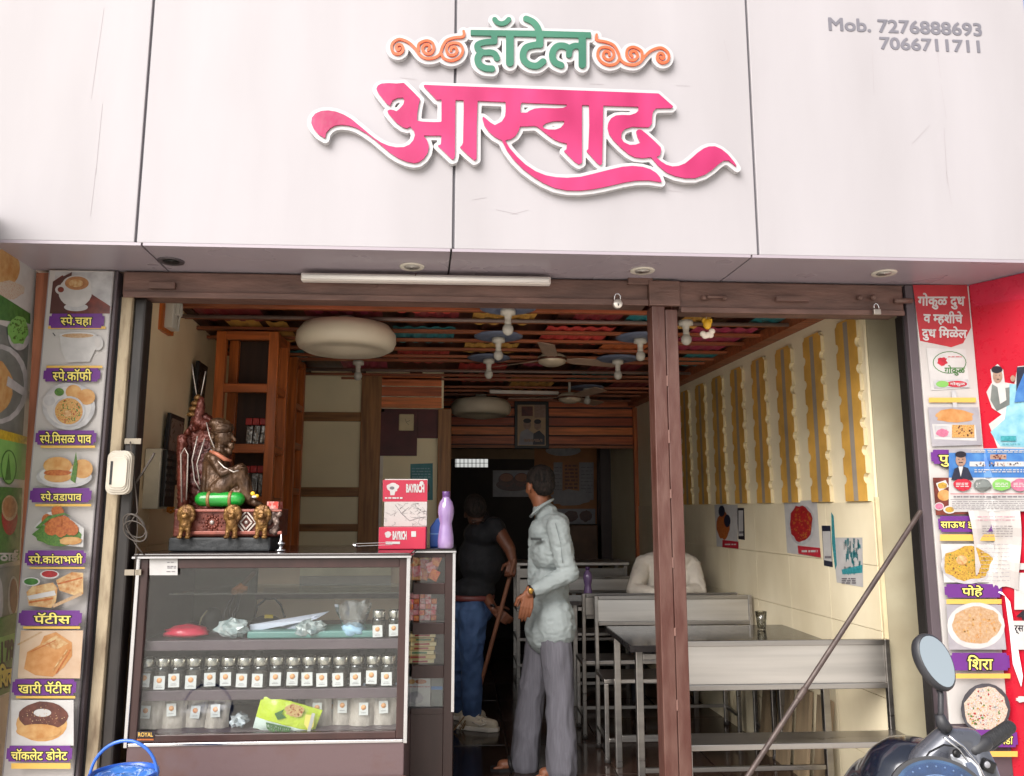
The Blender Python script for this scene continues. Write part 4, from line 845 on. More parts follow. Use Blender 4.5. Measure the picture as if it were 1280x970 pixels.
# dark frames on the left wall
for px,py,h,wd_,lb,pic in[(243,520,.62,.2,'tall narrow black picture frame leaning out of the left wall',0),(213,562,.36,.26,'smaller framed picture on the left wall beside the throne statue',1)]:
    c=onL(px,py);t=thing('picture_frame',lb,'picture frame',c,math.atan(.075))
    MB().box((.01,0,0),(.02,wd_,h),Matrix.Rotation(.05,3,'Y')).build('frame',BLKP,t,local=True,bevel=.003)
    MB().box((.0205,0,0),(.002,wd_-.05,h-.05),Matrix.Rotation(.05,3,'Y')).build('print',mat('picture_dim' if pic else 'picture_dark',(120,104,92) if pic else (40,34,30),.3,var=.5,scale=14),t,local=True)
for px,py,lb in((219,603,'upper orange pom flower by the black frame'),(206,637,'lower orange pom flower on the left wall')):
    c=onL(px,py)+Vector((.03,0,0));mb=MB();rr=random.Random(px)
    for i in range(26): a=rr.uniform(0,6.3);b=rr.uniform(-1.5,1.5);mb.ell(c+Vector((math.cos(a)*math.cos(b),math.sin(a)*math.cos(b),math.sin(b)))*.014,(.01,.01,.008),n=6)
    tag(mb.build('marigold',mat('marigold_orange',(214,130,30),.8)),lb,'flower',group='orange marigolds')
# cable loops
mb=MB();Yc=-.01
def cab(pts,Y=Yc,r=.0035,mb_=mb): mb_.tube([aty(x,y,Y) for x,y in pts],r,6)
cab([(163,552),(166,580),(168,602),(171,625),(172,640),(164,652),(157,660)]);cab([(170,603),(180,588),(190,572),(193,566)],r=.005)
for k,(rx,ry,cx,cy) in enumerate(((13,15,168,657),(11,17,170,660),(14,13,169,664))):
    mb.tube([aty(cx+rx*math.cos(a)+ry*.35*math.sin(a),cy+ry*math.sin(a),Yc-.006*k) for a in np.linspace(0,6.28,22)[:-1]],.003,5,closed=True)
cab([(166,674),(172,684),(178,691)]);cab([(171,640),(172,660),(170,690),(168,720)],r=.002)
tag(mb.build('cable_coil',mat('cable_dark',(70,62,56),.5)),'coiled dark cable hanging from the white cover box on the left','cable')
# ================================================================= DISPLAY COUNTER
dc=thing('display_counter','glass fronted dark brown food display counter with chrome edges left of the doorway','display counter',(-.8,.4,-.04))
CF=.02
def cx(px,py,Y=CF): return aty(px,py,Y)
x0=-1.335;x1=-.232;zt=1.268
# base
MB().b2((x0,CF,-.04),(x1,.72,.515)).build('base_panel',MAUVE,dc,bevel=.004)
MB().b2((x0-.01,CF-.012,.36),(x1+.008,CF-.001,.375)).b2((x0-.01,CF-.012,-.035),(x1+.008,CF-.001,.33)).build('plinth_board',mat('plinth_mauve',(96,80,84),.5,c2=(90,60,48),scale=4),dc)
# frame
mb=MB();fw=.035
mb.b2((x0,CF,.516),(x0+fw,CF+.03,zt-.03)).b2((x1-fw,CF,.516),(x1,CF+.03,zt-.03)).b2((x0+fw,CF+.001,zt-.068),(x1-fw,CF+.03,zt-.03)).b2((x0+fw,CF+.001,.5165),(x1-fw,CF+.03,.545))
mb.build('front_frame',DKBR,dc,bevel=.003)
mb=MB().b2((x0-.012,CF-.008,.50),(x0+.004,CF-.001,zt-.025)).b2((x1-.004,CF-.008,.50),(x1+.012,CF-.001,zt-.025)).b2((x0+.005,CF-.006,.503),(x1-.005,CF-.001,.515));mb.build('chrome_edge',CHROME,dc,bevel=.002)
xr=aty(567,800,.4).x
tp=[Vector(q) for q in((x0-.02,CF-.02,zt-.029),(x1+.012,CF-.02,zt-.029),(x1+.012,.385,zt-.029),(xr+.004,.385,zt-.029),(xr+.004,.75,zt-.029),(x0-.02,.75,zt-.029))]
MB().prism(tp,(0,0,.022)).build('top_slab',mat('top_dark_glass',(46,38,38),.1,var=.2),dc,bevel=.004)
MB().b2((x0-.024,CF-.024,zt-.0265),(x1+.016,CF-.0205,zt-.0185)).b2((x1+.0125,CF-.0204,zt-.0265),(x1+.016,.381,zt-.0185)).b2((x1+.0161,.381,zt-.0265),(xr+.008,.3845,zt-.0185)).build('top_trim',CHROME,dc)
MB().b2((x0+.03,CF+.012,.546),(x1-.03,CF+.017,zt-.069)).build('glass_pane',GLASS,dc)
MB().b2((x0,.69,.516),(x1,.72,zt-.03)).b2((x0,CF+.031,.516),(x0+.012,.689,zt-.03)).build('carcass',DKBR,dc)
MB().b2((x1-.008,CF+.031,.55),(x1-.003,.395,zt-.07)).build('side_glass',GLASS,dc);MB().b2((x1-.012,CF+.031,.516),(x1,.395,.5495)).build('side_frame',DKBR,dc);MB().b2((x1-.012,CF+.031,zt-.0695),(x1,.395,zt-.03)).build('side_frame',DKBR,dc)
BK=mat('street_reflection_tan',(232,204,174),.5,var=.06)  # tan of the back panel stands in for the street reflected in the glass
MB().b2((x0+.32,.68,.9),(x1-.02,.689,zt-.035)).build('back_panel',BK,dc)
MB().b2((x0+.02,.66,.9),(x0+.319,.689,zt-.035)).build('side_back_panel',mat('case_green_back',(62,78,54),.5,c2=(84,74,62),scale=3,stretch=(1,1,4)),dc)
a=aty(376,701,.67);b=aty(489,719,.67);MB().b2((a.x,.66,b.z),(b.x,.672,a.z)).build('reflected_cream_strip',mat('reflected_cream_strip',(234,222,188),.5),dc)  # solid strip in place of a pale building mirrored by the case glass
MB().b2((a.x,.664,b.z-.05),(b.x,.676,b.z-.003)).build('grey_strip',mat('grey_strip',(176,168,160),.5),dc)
a=aty(330,735,.66);b=aty(503,742,.66);MB().b2((a.x,.655,b.z),(b.x,.665,a.z)).build('grey_rail',mat('grey_rail',(170,166,168),.4),dc)
a=aty(374,736,.655);MB().box(a,(.02,.01,.022)).build('socket',WHITEP,dc)
SH=mat('shelf_mauve',(92,78,84),.4)
zs1=aty(300,800,CF+.05).z;zs2=aty(300,862,CF+.05).z;zs3=.546
for z,nm in((zs1,'shelf'),(zs2,'shelf')): MB().b2((x0+.013,CF+.045,z-.04),(x1-.013,.655,z)).build(nm,SH,dc,bevel=.002)
MB().b2((x0+.013,CF+.032,.517),(x1-.013,.655,zs3)).build('shelf',SH,dc)
MB().b2((x0+.013,.5,zs3),(x1-.013,.515,zs2-.041)).b2((x0+.013,.5,zs2),(x1-.013,.515,zs1-.041)).build('mid_back',mat('case_slate_back',(58,64,70),.3,var=.4,scale=3),dc)
a=cx(232,744,.3);MB().prism([Vector((x0+.1,.1,1.085)),Vector((x1-.02,.1,1.085)),Vector((x1-.02,.5,1.085)),Vector((x0+.25,.5,1.085))],(0,0,.006)).build('glass_shelf',glassmat('shelf_glass',(240,244,242),.06,.5),dc)
MB().b2((x0+.35,.52,1.02),(x1-.02,.6,1.045)).build('dark_rail',mat('rail_dark',(70,60,58),.5),dc)
# small notice sticker with no code, and stock under
t=thing('payment_sticker','small white payment sticker at the top left of the case glass','sticker',cx(205,709,CF-.002))
p=Print((0,CF-.0022,0),N,t);p.rect(187,699,222,719,FD['wht']);p.lines(209,702,219,704,1,FD['text'],3,.5);p.lines(209,707,220,711,2,FD['text'],4,.6);p.lines(208,713,219,716,1,FD['text'],5,.5);p.done('sheet')
t=thing('maker_plate','small black maker sticker at the lower left corner of the case glass','sticker',cx(182,918,CF-.002))
p=Print((0,CF-.0022,0),N,t);p.rect(171,914,193,922,BLKT);p.text('ROYAL',(173,915.5,191,920.5),GLDS,.02,cell=.06);p.rect(171,923.5,192,925.5,FD['fry']);p.done('sheet')
# ---- jars
SEED=mat('jar_seeds',(66,58,54),.6,c2=(110,98,88),scale=90,bump=.3);LAB=mat('label_paper',(214,214,212),.5,var=.02);LOR=mat('label_orange',(222,142,78),.5,c2=(236,180,130),scale=40);LIDM=mat('jar_lid_steel',(200,196,186),.28,1,var=.1,stretch=(1,1,1))
jp=None
def jar(x,y,z,lb,s=1,rz=0,grp='labelled jars on the middle shelf'):
    global jp
    if jp is None:
        t=thing('spice_jar',lb,'jar',(x,y,z),rz,grp);jp=t
        MB().lathe((0,0,0),[(.026,0),(.0275,.004),(.0275,.066),(.026,.074),(.022,.078)],20).build('jar_body',CLEAR,t,local=True)
        MB().lathe((0,0,0),[(.0255,.004),(.0255,.060),(0,.061)],18).build('contents',SEED,t,local=True)
        MB().lathe((0,0,0),[(.0245,.078),(.026,.08),(.026,.104),(.0245,.106),(0,.106)],24).build('lid',LIDM,t,local=True)
        la=MB().b2((-.0195,-.0295,.006),(.0195,-.0285,.052)).build('label_sticker',LAB,t,local=True)
        mb=MB().lathe((0,-.0298,.037),[(0,-.0003),(.0095,0),(.0095,.0002)],18,'y').b2((-.011,-.0298,.013),(.011,-.0296,.0145),1).b2((-.008,-.0298,.018),(.008,-.0296,.019),1);mb.build('label_print',[LOR,FD['text']],la,local=True)
    else:
        t=copy_tree(jp);t.location=(x,y,z);t['label']=lb;t['group']=grp
    t.rotation_euler.z=rz;t.scale=(s,s,s)
    for k in t.children:
        if k.name.startswith('label'): k.location.z=random.uniform(-.004,.006);k.rotation_euler.y=random.uniform(-.05,.05)
        if k.name.startswith('contents'): k.scale.z=random.uniform(.72,1.08)
    return t
OR_=['first','second','third','fourth','fifth','sixth','seventh','eighth','ninth','tenth','eleventh','twelfth','thirteenth','fourteenth','fifteenth','sixteenth']
jx=[183,203,222,242,264,285,305,325,345,366,386,405,425,445,466,485]
for i,px in enumerate(jx):
    c=aty(px,858,CF+.09);jar(c.x,c.y+random.uniform(-.006,.006),zs2+.001,'steel lidded jar with orange dotted label, %s from the left in the jar row'%OR_[i],1.16,random.uniform(-.12,.12))
for i,px in enumerate([473,493]):
    c=aty(px,798,CF+.09);jar(c.x,c.y,zs1+.001,['left','right'][i]+' one of two labelled jars on the upper shelf of the case',1.05,0,'labelled jars on the upper shelf')
# ---- pouches
POU=mat('pouch_plastic',(196,186,176),.18,c2=(150,140,132),scale=12,bump=.6,bscale=9,coat=.5,stretch=(3,1,1));PTOP=mat('pouch_top',(240,234,228),.16,c2=(206,204,206),scale=9,bump=.6,bscale=20,coat=.6,stretch=(3,1,1))
OR_=['first','second','third','fourth','fifth','sixth','seventh','eighth','ninth','tenth','eleventh','twelfth','thirteenth','fourteenth','fifteenth','sixteenth']
def pouch(px,w_,h_,tilt,lb,dx=0,ly=.45,seed=0,mats=(POU,PTOP)):
    c=aty(px,925,CF+.1);t=thing('spice_pouch',lb,'pouch',(c.x,c.y+.01*(seed%3),zs3+.001),0,'clear pouches on the bottom shelf')
    rr=random.Random(seed);nx,nz=9,13;vs=[];fs=[];mi=[]
    for sgn in(-1,1):
        for j in range(nz):
            v=j/(nz-1)
            for i in range(nx):
                u=i/(nx-1)*2-1;bul=(1-u*u)**.6*(1-v)**.55*.022*(1 if v<.97 else 0)
                wob=.006*math.sin(u*7+seed+v*6)*(v) + .004*mnoise.noise(Vector((u*3,v*5,seed)))
                vs.append((u*w_/2*(1-.08*v*(1-v)*4)+tilt*v*v*.1,sgn*(bul+.0015)+wob,v*h_))
    for s_ in range(2):
        for j in range(nz-1):
            for i in range(nx-1):
                k=s_*nx*nz+j*nx+i;fs.append((k,k+1,k+nx+1,k+nx) if s_==0 else (k,k+nx,k+nx+1,k+1));mi.append(1 if j>nz*.62 else 0)
    mb=MB();mb.v=vs;mb.f=fs;mb.m=mi;mb.sm=[True]*len(fs);mb.build('pouch_body',list(mats),t,local=True,fix=False)
    la=MB().box((dx,-.030,h_*ly),(.038,.002,.05),Matrix.Rotation(rr.uniform(-.08,.08),3,'Y')).build('label_sticker',LAB,t,local=True)
    MB().lathe((dx,-.0315,h_*ly+.006),[(0,-.0003),(.0105,0),(.0105,.0004)],18,'y').b2((dx-.01,-.0315,h_*ly-.016),(dx+.01,-.0311,h_*ly-.0145),1).build('label_print',[LOR,FD['text']],la,local=True)
    return t
PL=['far left','second from the left','third from the left','fourth from the left, leaning right']
for i,(px,w_,h_,tl_) in enumerate([(186,.118,.168,.1),(214,.118,.165,.05),(243,.116,.167,0),(270,.1,.163,.25)]):
    pouch(px,w_,h_,tl_,'clear spice pouch with white label on the bottom shelf, '+PL[i],[-.01,.0,.0,-.0][i],[.42,.46,.38,.44][i],i)
BLU=mat('pouch_top_blue',(186,200,222),.16,c2=(150,160,180),scale=9,bump=.6,bscale=20,coat=.6)
for i,(px,w_,h_,tl_) in enumerate([(396,.12,.168,.0),(427,.1,.165,.05),(452,.11,.168,.0),(479,.115,.166,0)]):
    pouch(px,w_,h_,tl_,'clear spice pouch on the bottom shelf, '+['just right of the green snack packet','narrow one second right of the snack packet','bluish one second from the right end','bluish one at the right end'][i],[0,0,.008,0][i],[.42,.46,.42,.45][i],10+i,(POU,BLU if i>1 else PTOP))
pouch(372,.1,.165,0,'clear spice pouch mostly hidden behind the green snack packet',0,.6,20).location.y+=.09
for i,px in enumerate((200,228,256,410,440,466)):
    pouch(px,.1,.166,.02,'silvery spice pouch in the back row of the bottom shelf, %s from the left'%OR_[i],0,.3,30+i,(POU,PTOP)).location.y+=.11
# green snack packet, leaning
t=thing('snack_packet','tilted lime green and white snack packet with fruit print leaning in the case','packet',aty(360,900,CF+.055))
Yp=CF+.05;mb=MB();q=[(328,867),(403,888),(388,927),(316,910)]
cor=[aty(x,y,Yp) for x,y in q];nn=10
vs=[];fs=[];mi=[]
for j in range(nn):
    for i in range(14):
        u=i/13;v=j/(nn-1);p0=cor[0].lerp(cor[1],u);p1=cor[3].lerp(cor[2],u);c=p0.lerp(p1,v);b=(math.sin(math.pi*u)*math.sin(math.pi*v))**.5*.022+.0025*math.sin(u*25+v*3);vs.append((c.x,c.y-b,c.z+.002*math.sin(u*30)*(v<.05 or v>.95)))
for j in range(nn-1):
    for i in range(13): k=j*14+i;fs.append((k,k+1,k+15,k+14));mi.append(0 if v<2 and j<6 else 1)
mb.v=vs;mb.f=fs;mb.m=mi;mb.sm=[True]*len(fs);LIME=mat('packet_lime',(186,206,36),.3,var=.1,coat=.4,bump=.4,bscale=30)
mb.build('packet_body',[LIME,mat('packet_white',(206,220,212),.3,coat=.4)],t,fix=False)
MB().prism([v_+Vector((0,.004,0)) for v_ in cor],(0,.003,0)).build('packet_back',LIME,t)
p=Print((0,Yp-.0275,0),N,t);p.disc(368,888,12,8,fm('pk_fruit',(232,176,112),(240,210,140),60),.15);p.dots(368,888,10,7,FD['fry'],26,1.4,3);p.poly([(343,892),(356,886),(352,892),(358,897),(347,900)],FD['gd']);p.poly([(382,893),(393,894),(392,908),(386,914),(380,905)],YLW);p.text('पाइनॲपल' if False else 'पाइनएपल',(333,904,363,915),FD['gd'],.05,.22);p.disc(369,917,3.4,3.4,FD['pan']);p.poly([(390,891),(394,892),(386,922),(382,921)],FD['wht']);p.done('packet_print')
# cloths, bags, papers on the top shelf of the case
def crumple(name,lb,cat,px,py,sx_,sy_,sz_,m,seed,Y=.2,z=None,amp=.35,parent=None,n=18):
    c=aty(px,py,Y);z=zs1+.001 if z is None else z
    t=thing(name,lb,cat,(c.x,Y,z)) if parent is None else parent
    mb=MB();vs=[];fs=[];m_=n//2+1
    for i in range(m_+1):
        th=math.pi*i/m_
        for k in range(n):
            a=2*math.pi*k/n;d=Vector((math.sin(th)*math.cos(a),math.sin(th)*math.sin(a),math.cos(th)));q=1+amp*mnoise.noise(d*2.3+Vector((seed,0,0)))+amp*.6*mnoise.noise(d*6+Vector((0,seed,0)))
            vs.append((d.x*q*sx_/2,d.y*q*sy_/2,max(0,(d.z*q+1)*sz_/2)))
    for i in range(m_):
        for k in range(n): fs.append((i*n+k,(i+1)*n+k,(i+1)*n+(k+1)%n,i*n+(k+1)%n))
    mb.v=vs;mb.f=fs;mb.m=[0]*len(fs);mb.sm=[seed%2==0]*len(fs);mb.build('folds',m,t,local=True);return t
crumple('cling_bag','loose clear film lying right of the fourth front pouch','bag',298,925,.07,.1,.05,mat('bag_white_film2',(206,212,216),.15,c2=(150,160,170),scale=20,coat=.5),9,.12,z=zs3+.001,amp=.5)
crumple('red_packet','crumpled red packet at the left on the upper case shelf','packet',233,795,.19,.12,.05,mat('crumple_red',(196,30,66),.35,var=.15,scale=20,coat=.3),2,.14)
crumple('plastic_bag','crumpled clear white plastic bag left of the folded papers','bag',290,795,.13,.1,.075,mat('bag_white_film',(200,206,206),.15,c2=(130,150,150),scale=30,coat=.6),5,.12,amp=.5)
crumple('plastic_bag','clear bag of silvery packets in the middle of the upper case shelf','bag',388,795,.12,.1,.07,mat('bag_silver_film',(190,196,194),.12,c2=(96,116,120),scale=26,coat=.6),7,.12,amp=.55)
t=crumple('plastic_bag','open clear bag with a pale blue cloth beside the two jars','bag',441,795,.1,.09,.06,mat('bag_blue_cloth',(160,196,220),.4,var=.15,scale=12),4,.12,amp=.3)
mb=MB();vs=[];fs=[]
for j in range(5):
    for i in range(20):
        a=2*math.pi*i/20;r_=.035+.03*(j/4)+.012*math.sin(a*5+j)*(j/4);vs.append((math.cos(a)*r_*1.15,math.sin(a)*r_*.8,.02+.032*j+.012*math.sin(a*3)*(j/4)))
for j in range(4):
    for i in range(20): fs.append((j*20+i,j*20+(i+1)%20,(j+1)*20+(i+1)%20,(j+1)*20+i))
mb.v=vs;mb.f=fs;mb.m=[0]*len(fs);mb.sm=[True]*len(fs);mb.build('film',glassmat('bag_film',(232,234,234),.22,.7),t,local=True)
TEALM=mat('teal_mat',(96,140,134),.4,var=.15)
tag(MB().b2((aty(312,790,.13).x,.09,zs1+.001),(aty(472,790,.13).x,.3,zs1+.03)).build('teal_tray',TEALM,bevel=.006),'flat teal tray lying on the upper case shelf under the bags','tray')
t=thing('folded_paper','folded white paper sheets sticking up diagonally on the upper case shelf','paper',aty(350,780,.16))
PAP=mat('paper_bluewhite',(206,210,226),.6,var=.04)
for k,(a_,b_,c_,d_) in enumerate([((312,781),(408,767),(395,774),(313,790)),((330,799),(336,789),(398,768),(360,792))]):
    v=[aty(x,y,.15+k*.02) for x,y in(a_,b_,c_,d_)];v[1].y+=.08;MB().prism(v,(0,.004,0)).build('paper_sheet',PAP,t)
BAGB=mat('black_bag_fabric',(20,20,24),.6,var=.3,scale=30)
t=thing('black_bag','black bag with looped handles standing behind the papers','bag',aty(335,790,.42))
mb=MB();mb.ell(aty(333,785,.42),(.085,.05,.06));mb.box(aty(333,795,.42),(.18,.09,.06));blob('bag_body',mb,BAGB,t,.008)
for k in(0,1): MB().tube([aty(x,y,.36+.1*k) for x,y in((318,772),(322,757),(332,749),(343,748),(351,756),(356,772))],.005,7).build('handle',BAGB,t)
MB().box(aty(336,770.5,.365),(.038,.004,.016)).build('tag',mat('tag_yellow',(206,176,40),.5),t)
t=thing('black_pouch','rounded black pouch at the left of the upper case shelf','bag',aty(262,790,.35))
mb=MB();mb.ell(aty(264,775,.35),(.05,.04,.06),Matrix.Rotation(.4,3,'Y'));mb.ell(aty(258,790,.35),(.05,.04,.05));blob('pouch_body',mb,BAGB,t,.008)
MB().tube([aty(x,y,.31) for x,y in((246,792),(252,772),(259,763))],.004,6).build('piping',mat('piping_tan',(150,140,110),.5),t)
t=thing('handlebar_reflection','handlebar reflection with drooping black wires, modelled inside the case','reflection',aty(298,760,.3))  # added shape standing in for a handlebar mirrored in the glass
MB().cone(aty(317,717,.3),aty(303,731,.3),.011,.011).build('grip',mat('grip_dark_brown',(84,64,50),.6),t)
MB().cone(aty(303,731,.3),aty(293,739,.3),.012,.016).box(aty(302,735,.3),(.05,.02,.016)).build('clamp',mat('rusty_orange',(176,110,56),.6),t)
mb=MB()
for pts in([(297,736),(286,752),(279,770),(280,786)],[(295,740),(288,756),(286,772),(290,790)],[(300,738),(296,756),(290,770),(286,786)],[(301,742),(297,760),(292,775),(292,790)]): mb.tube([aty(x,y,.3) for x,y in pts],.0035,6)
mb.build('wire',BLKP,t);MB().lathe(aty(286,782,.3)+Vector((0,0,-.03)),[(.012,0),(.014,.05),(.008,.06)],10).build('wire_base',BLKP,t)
# ---- side unit of the counter, set back, with four windows
YU=.4;wins=[(697,729),(743,779),(793,832),(848,885)]
def sb(px0,py0,px1,py1,nm,m,dep=.03,o=0,bev=.002):
    a=aty(px0,py0,YU+o);b=aty(px1,py1,YU+o);return MB().b2((a.x,YU+o,min(a.z,b.z)),(b.x,YU+o+dep,max(a.z,b.z))).build(nm,m,dc,bevel=bev)
xl=x1+.002;pl_=512
def zU(py): return aty(535,py,YU).z
def rail_(z0,z1): MB().b2((xl,YU,z0),(aty(555,800,YU).x,YU+.03,z1)).build('side_rail',DKBR,dc,bevel=.002)
rail_(zU(697),zt-.03)
for i in range(3): rail_(zU(wins[i+1][0]),zU(wins[i][1]))
rail_(zU(893),zU(885))
xs0=aty(555,800,YU).x+.0005;MB().b2((xs0,YU,-.04),(xr,YU+.03,zt-.03)).build('side_stile',DKBR,dc,bevel=.002)
MB().b2((xl,YU+.004,-.04),(xs0-.001,YU+.03,zU(893)-.0005)).build('side_panel',DKBR,dc)
MB().b2((xr-.008,YU-.006,zU(890)),(xr+.005,YU-.0005,zt-.03)).build('chrome_edge',CHROME,dc)
MB().b2((xl,.70,-.04),(xr,.72,zt-.03)).build('side_back',mat('case_grey_back',(120,112,106),.5),dc)
MB().b2((xr-.01,YU+.031,-.04),(xr,.699,zt-.03)).build('side_wall',DKBR,dc)
for w0,w1 in wins: MB().b2((xl,YU+.031,zU(w1)-.012),(xr-.0105,.699,zU(w1)-.001)).build('side_shelf',GLASS if w0<780 else DKBR,dc)
MB().b2((xl,YU+.012,zU(885)),(xs0,YU+.016,zU(697))).build('glass_pane',GLASS,dc)
PR_=[mat('packet_red',(206,44,40),.35,c2=(240,150,70),scale=60,coat=.4),mat('packet_orange',(216,100,50),.35,c2=(250,214,150),scale=70,coat=.4),mat('packet_pink',(220,50,80),.35,c2=(250,200,200),scale=50,coat=.4)]
def stock(nm,lb,cat,w1,seed): c=aty(528,w1,YU+.1);return thing(nm,lb,cat,(c.x,YU+.09,zU(w1))),random.Random(seed)
t,rr=stock('hanging_packets','bunch of red and orange snack packets in the top window of the counter side','packets',729,1)
for k in range(16): MB().box((rr.uniform(-.055,.07),rr.uniform(-.03,.03),.06+rr.uniform(-.03,.06)),(.045,.012,.05),Euler((rr.uniform(-.3,.3),rr.uniform(-.5,.5),rr.uniform(-.4,.4))).to_matrix()).build('packet',PR_[k%3],t,local=True,bevel=.003)
MB().box((-.01,.05,.03),(.05,.02,.06)).build('hanger',mat('hanger_brown',(150,90,50),.6),t,local=True)
t,rr=stock('sachet_stack','pile of pink and white sachets in the second window of the counter side','sachets',779,2)
for k in range(24): MB().box((-.055+.027*(k%5),rr.uniform(-.02,.02),.014+.0255*(k//5)),(.026,.03,.024),Euler((0,rr.uniform(-.1,.1),rr.uniform(-.2,.2))).to_matrix()).build('packet',[PR_[2],PR_[0],mat('sachet_white',(232,212,212),.4,c2=(200,60,80),scale=60)][k%3],t,local=True,bevel=.002)
t,rr=stock('biscuit_stack','stack of cream and red biscuit boxes in the third window of the counter side','boxes',832,3)
for k in range(7):
    w_=.12;MB().box((rr.uniform(-.008,.008),0,.010+.0195*k),(w_,.08,.018),Matrix.Rotation(rr.uniform(-.1,.1),3,'Z')).build('packet',[mat('biscuit_cream',(232,212,160),.5),mat('biscuit_buff',(216,184,120),.5)][k%2],t,local=True,bevel=.002)
    MB().box((rr.uniform(-.02,.01),-.0425,.010+.0195*k),(.07,.002,.008)).build('print_band',[mat('band_red',(170,40,36),.5),mat('band_green',(50,110,60),.5)][k%3==2],t,local=True)
t=thing('leaflet','white leaflet with small pictures in the lowest window of the counter side','leaflet',aty(530,866,YU+.03))
p=Print((0,YU+.035,0),N,t);p.rect(510,846,538,883,FD['wht']);p.disc(526,852,7,3,FD['fry']);p.disc(515,852,4,3,FD['curry']);p.lines(512,857,537,860,1,FD['redp']);p.disc(520,872,9,8,FD['grey'],.1);p.rect(539,846,553,883,FD['slate']);p.rect(539,858,553,862,FD['blue']);p.done('sheet')
# ================================================================= ON THE COUNTER TOP
ZT=zt-.006
# red/white calendar box
c0=aty(503,680,.3)
t=thing('display_box','pink and white cardboard display box with printed top flap on the counter','box',(c0.x,.3,ZT))
bx0=aty(473,680,.3).x;bx1=aty(532,680,.3).x
RPM=mat('card_pink_red',(170,28,58),.5,var=.06)
z1_=aty(500,659,.3).z;z2_=aty(500,598,.34).z
MB().b2((bx0,.3,ZT),(bx1,.42,z1_)).build('tray_box',RPM,t,bevel=.003)
MB().b2((bx0+.012,.405,z1_),(bx1,.42,z2_)).build('flap',BW,t,bevel=.003)
p=Print((0,.4045,0),N,t);p.rect(478.5,600,534,627,RPM);p.disc(491,609,7.5,5.5,FD['wht'],.12);p.poly([(487,611),(495,611),(493,619),(488,619)],FD['wht']);p.disc(490,610,3,2,FD['text']);p.text('BAYRICH',(508,606,530,615),FD['wht'],.05,cell=.05);p.disc(527,604,2.5,2.5,FD['wht']);p.lines(481,621,504,624,1,FD['wht'],3,1);p.done('flap_print')
mb=MB();rr=random.Random(3)
for i in range(26):
    pts=[(rr.uniform(482,530),rr.uniform(630,656))]
    for k in range(4): pts.append((min(533,max(480,pts[-1][0]+rr.uniform(-6,7))),min(657,max(629,pts[-1][1]+rr.uniform(-5,5)))))
    mb.tube([aty(x,y,.4042) for x,y in pts],.0005,4)
mb.tube([aty(x,y,.4042) for x,y in((494,631),(502,642),(512,651),(524,647),(532,646))],.0012,4);mb.build('flap_lines',FD['text'],t)
p=Print((0,.2995,0),N,t);p.disc(485,668,4,4,FD['wht'],.15);p.text('BAYRICH',(491,665,508,674),FD['wht'],.05,cell=.05);p.rect(514,664,520,671,FD['wht']);p.rect(482,677,500,680,FD['wht']);p.done('tray_print')
# blue thing and purple bottle
c=aty(545,682,.5);t=thing('blue_box','small blue sloped plastic box behind the purple bottle','box',(c.x,.5,ZT))
MB().prism([Vector((-.03,0,0)),Vector((.05,0,0)),Vector((.05,0,.165)),Vector((.0,0,.135)),Vector((-.03,0,.095))],(0,.08,0)).build('box_body',mat('plastic_blue',(40,84,170),.4),t,local=True,bevel=.004)
MB().b2((-.031,-.002,.06),(.05,0,.066)).build('seam',mat('plastic_blue_light',(110,150,210),.4),t,local=True)
PURB=mat('bottle_purple',(126,98,150),.12,c2=(160,136,178),scale=5,coat=.5,spec=.8);PURC=mat('bottle_cap_purple',(96,62,120),.35)
def bottle(px,py,Y,z,s,lb,grp):
    c=aty(px,py,Y);t=thing('water_bottle',lb,'bottle',(c.x,Y,z),0,grp)
    MB().lathe((0,0,0),[(.0,0),(.03,0),(.037,.006),(.038,.03),(.036,.06),(.03,.1),(.028,.115),(.033,.135),(.038,.165),(.037,.19),(.03,.215),(.018,.232),(.017,.24)],24).build('bottle_body',PURB,t,local=True)
    MB().lathe((0,0,0),[(.0165,.238),(.0185,.24),(.0185,.262),(.017,.264),(0,.264)],20).build('cap',PURC,t,local=True)
    t.scale=(s,s,s);return t
bottle(557,681,.36,ZT,1.0,'purple waisted water bottle on the corner of the display counter','purple water bottles')
# small silver lamp stand
t=thing('oil_lamp','tiny silver oil lamp beside the statue base','lamp',(aty(351,684,.15).x,.15,ZT))
MB().lathe((0,0,0),[(.022,0),(.024,.006),(.012,.012),(.008,.022),(.016,.028),(.02,.034),(.01,.042),(.006,.052),(.003,.07),(0,.075)],16).build('lamp_body',CHROME,t,local=True)
t=thing('tongs','steel tongs lying on the counter before the pink box','tongs',(aty(470,676,.2).x,.2,ZT))
MB().bar((-.09,0,.03),(.07,.02,.034),.012,.002).bar((-.09,.02,.018),(.07,.03,.024),.012,.002).cone((-.09,.01,.02),(-.1,.012,.024),.008,.006).build('tong_arms',CHROME,t,local=True)
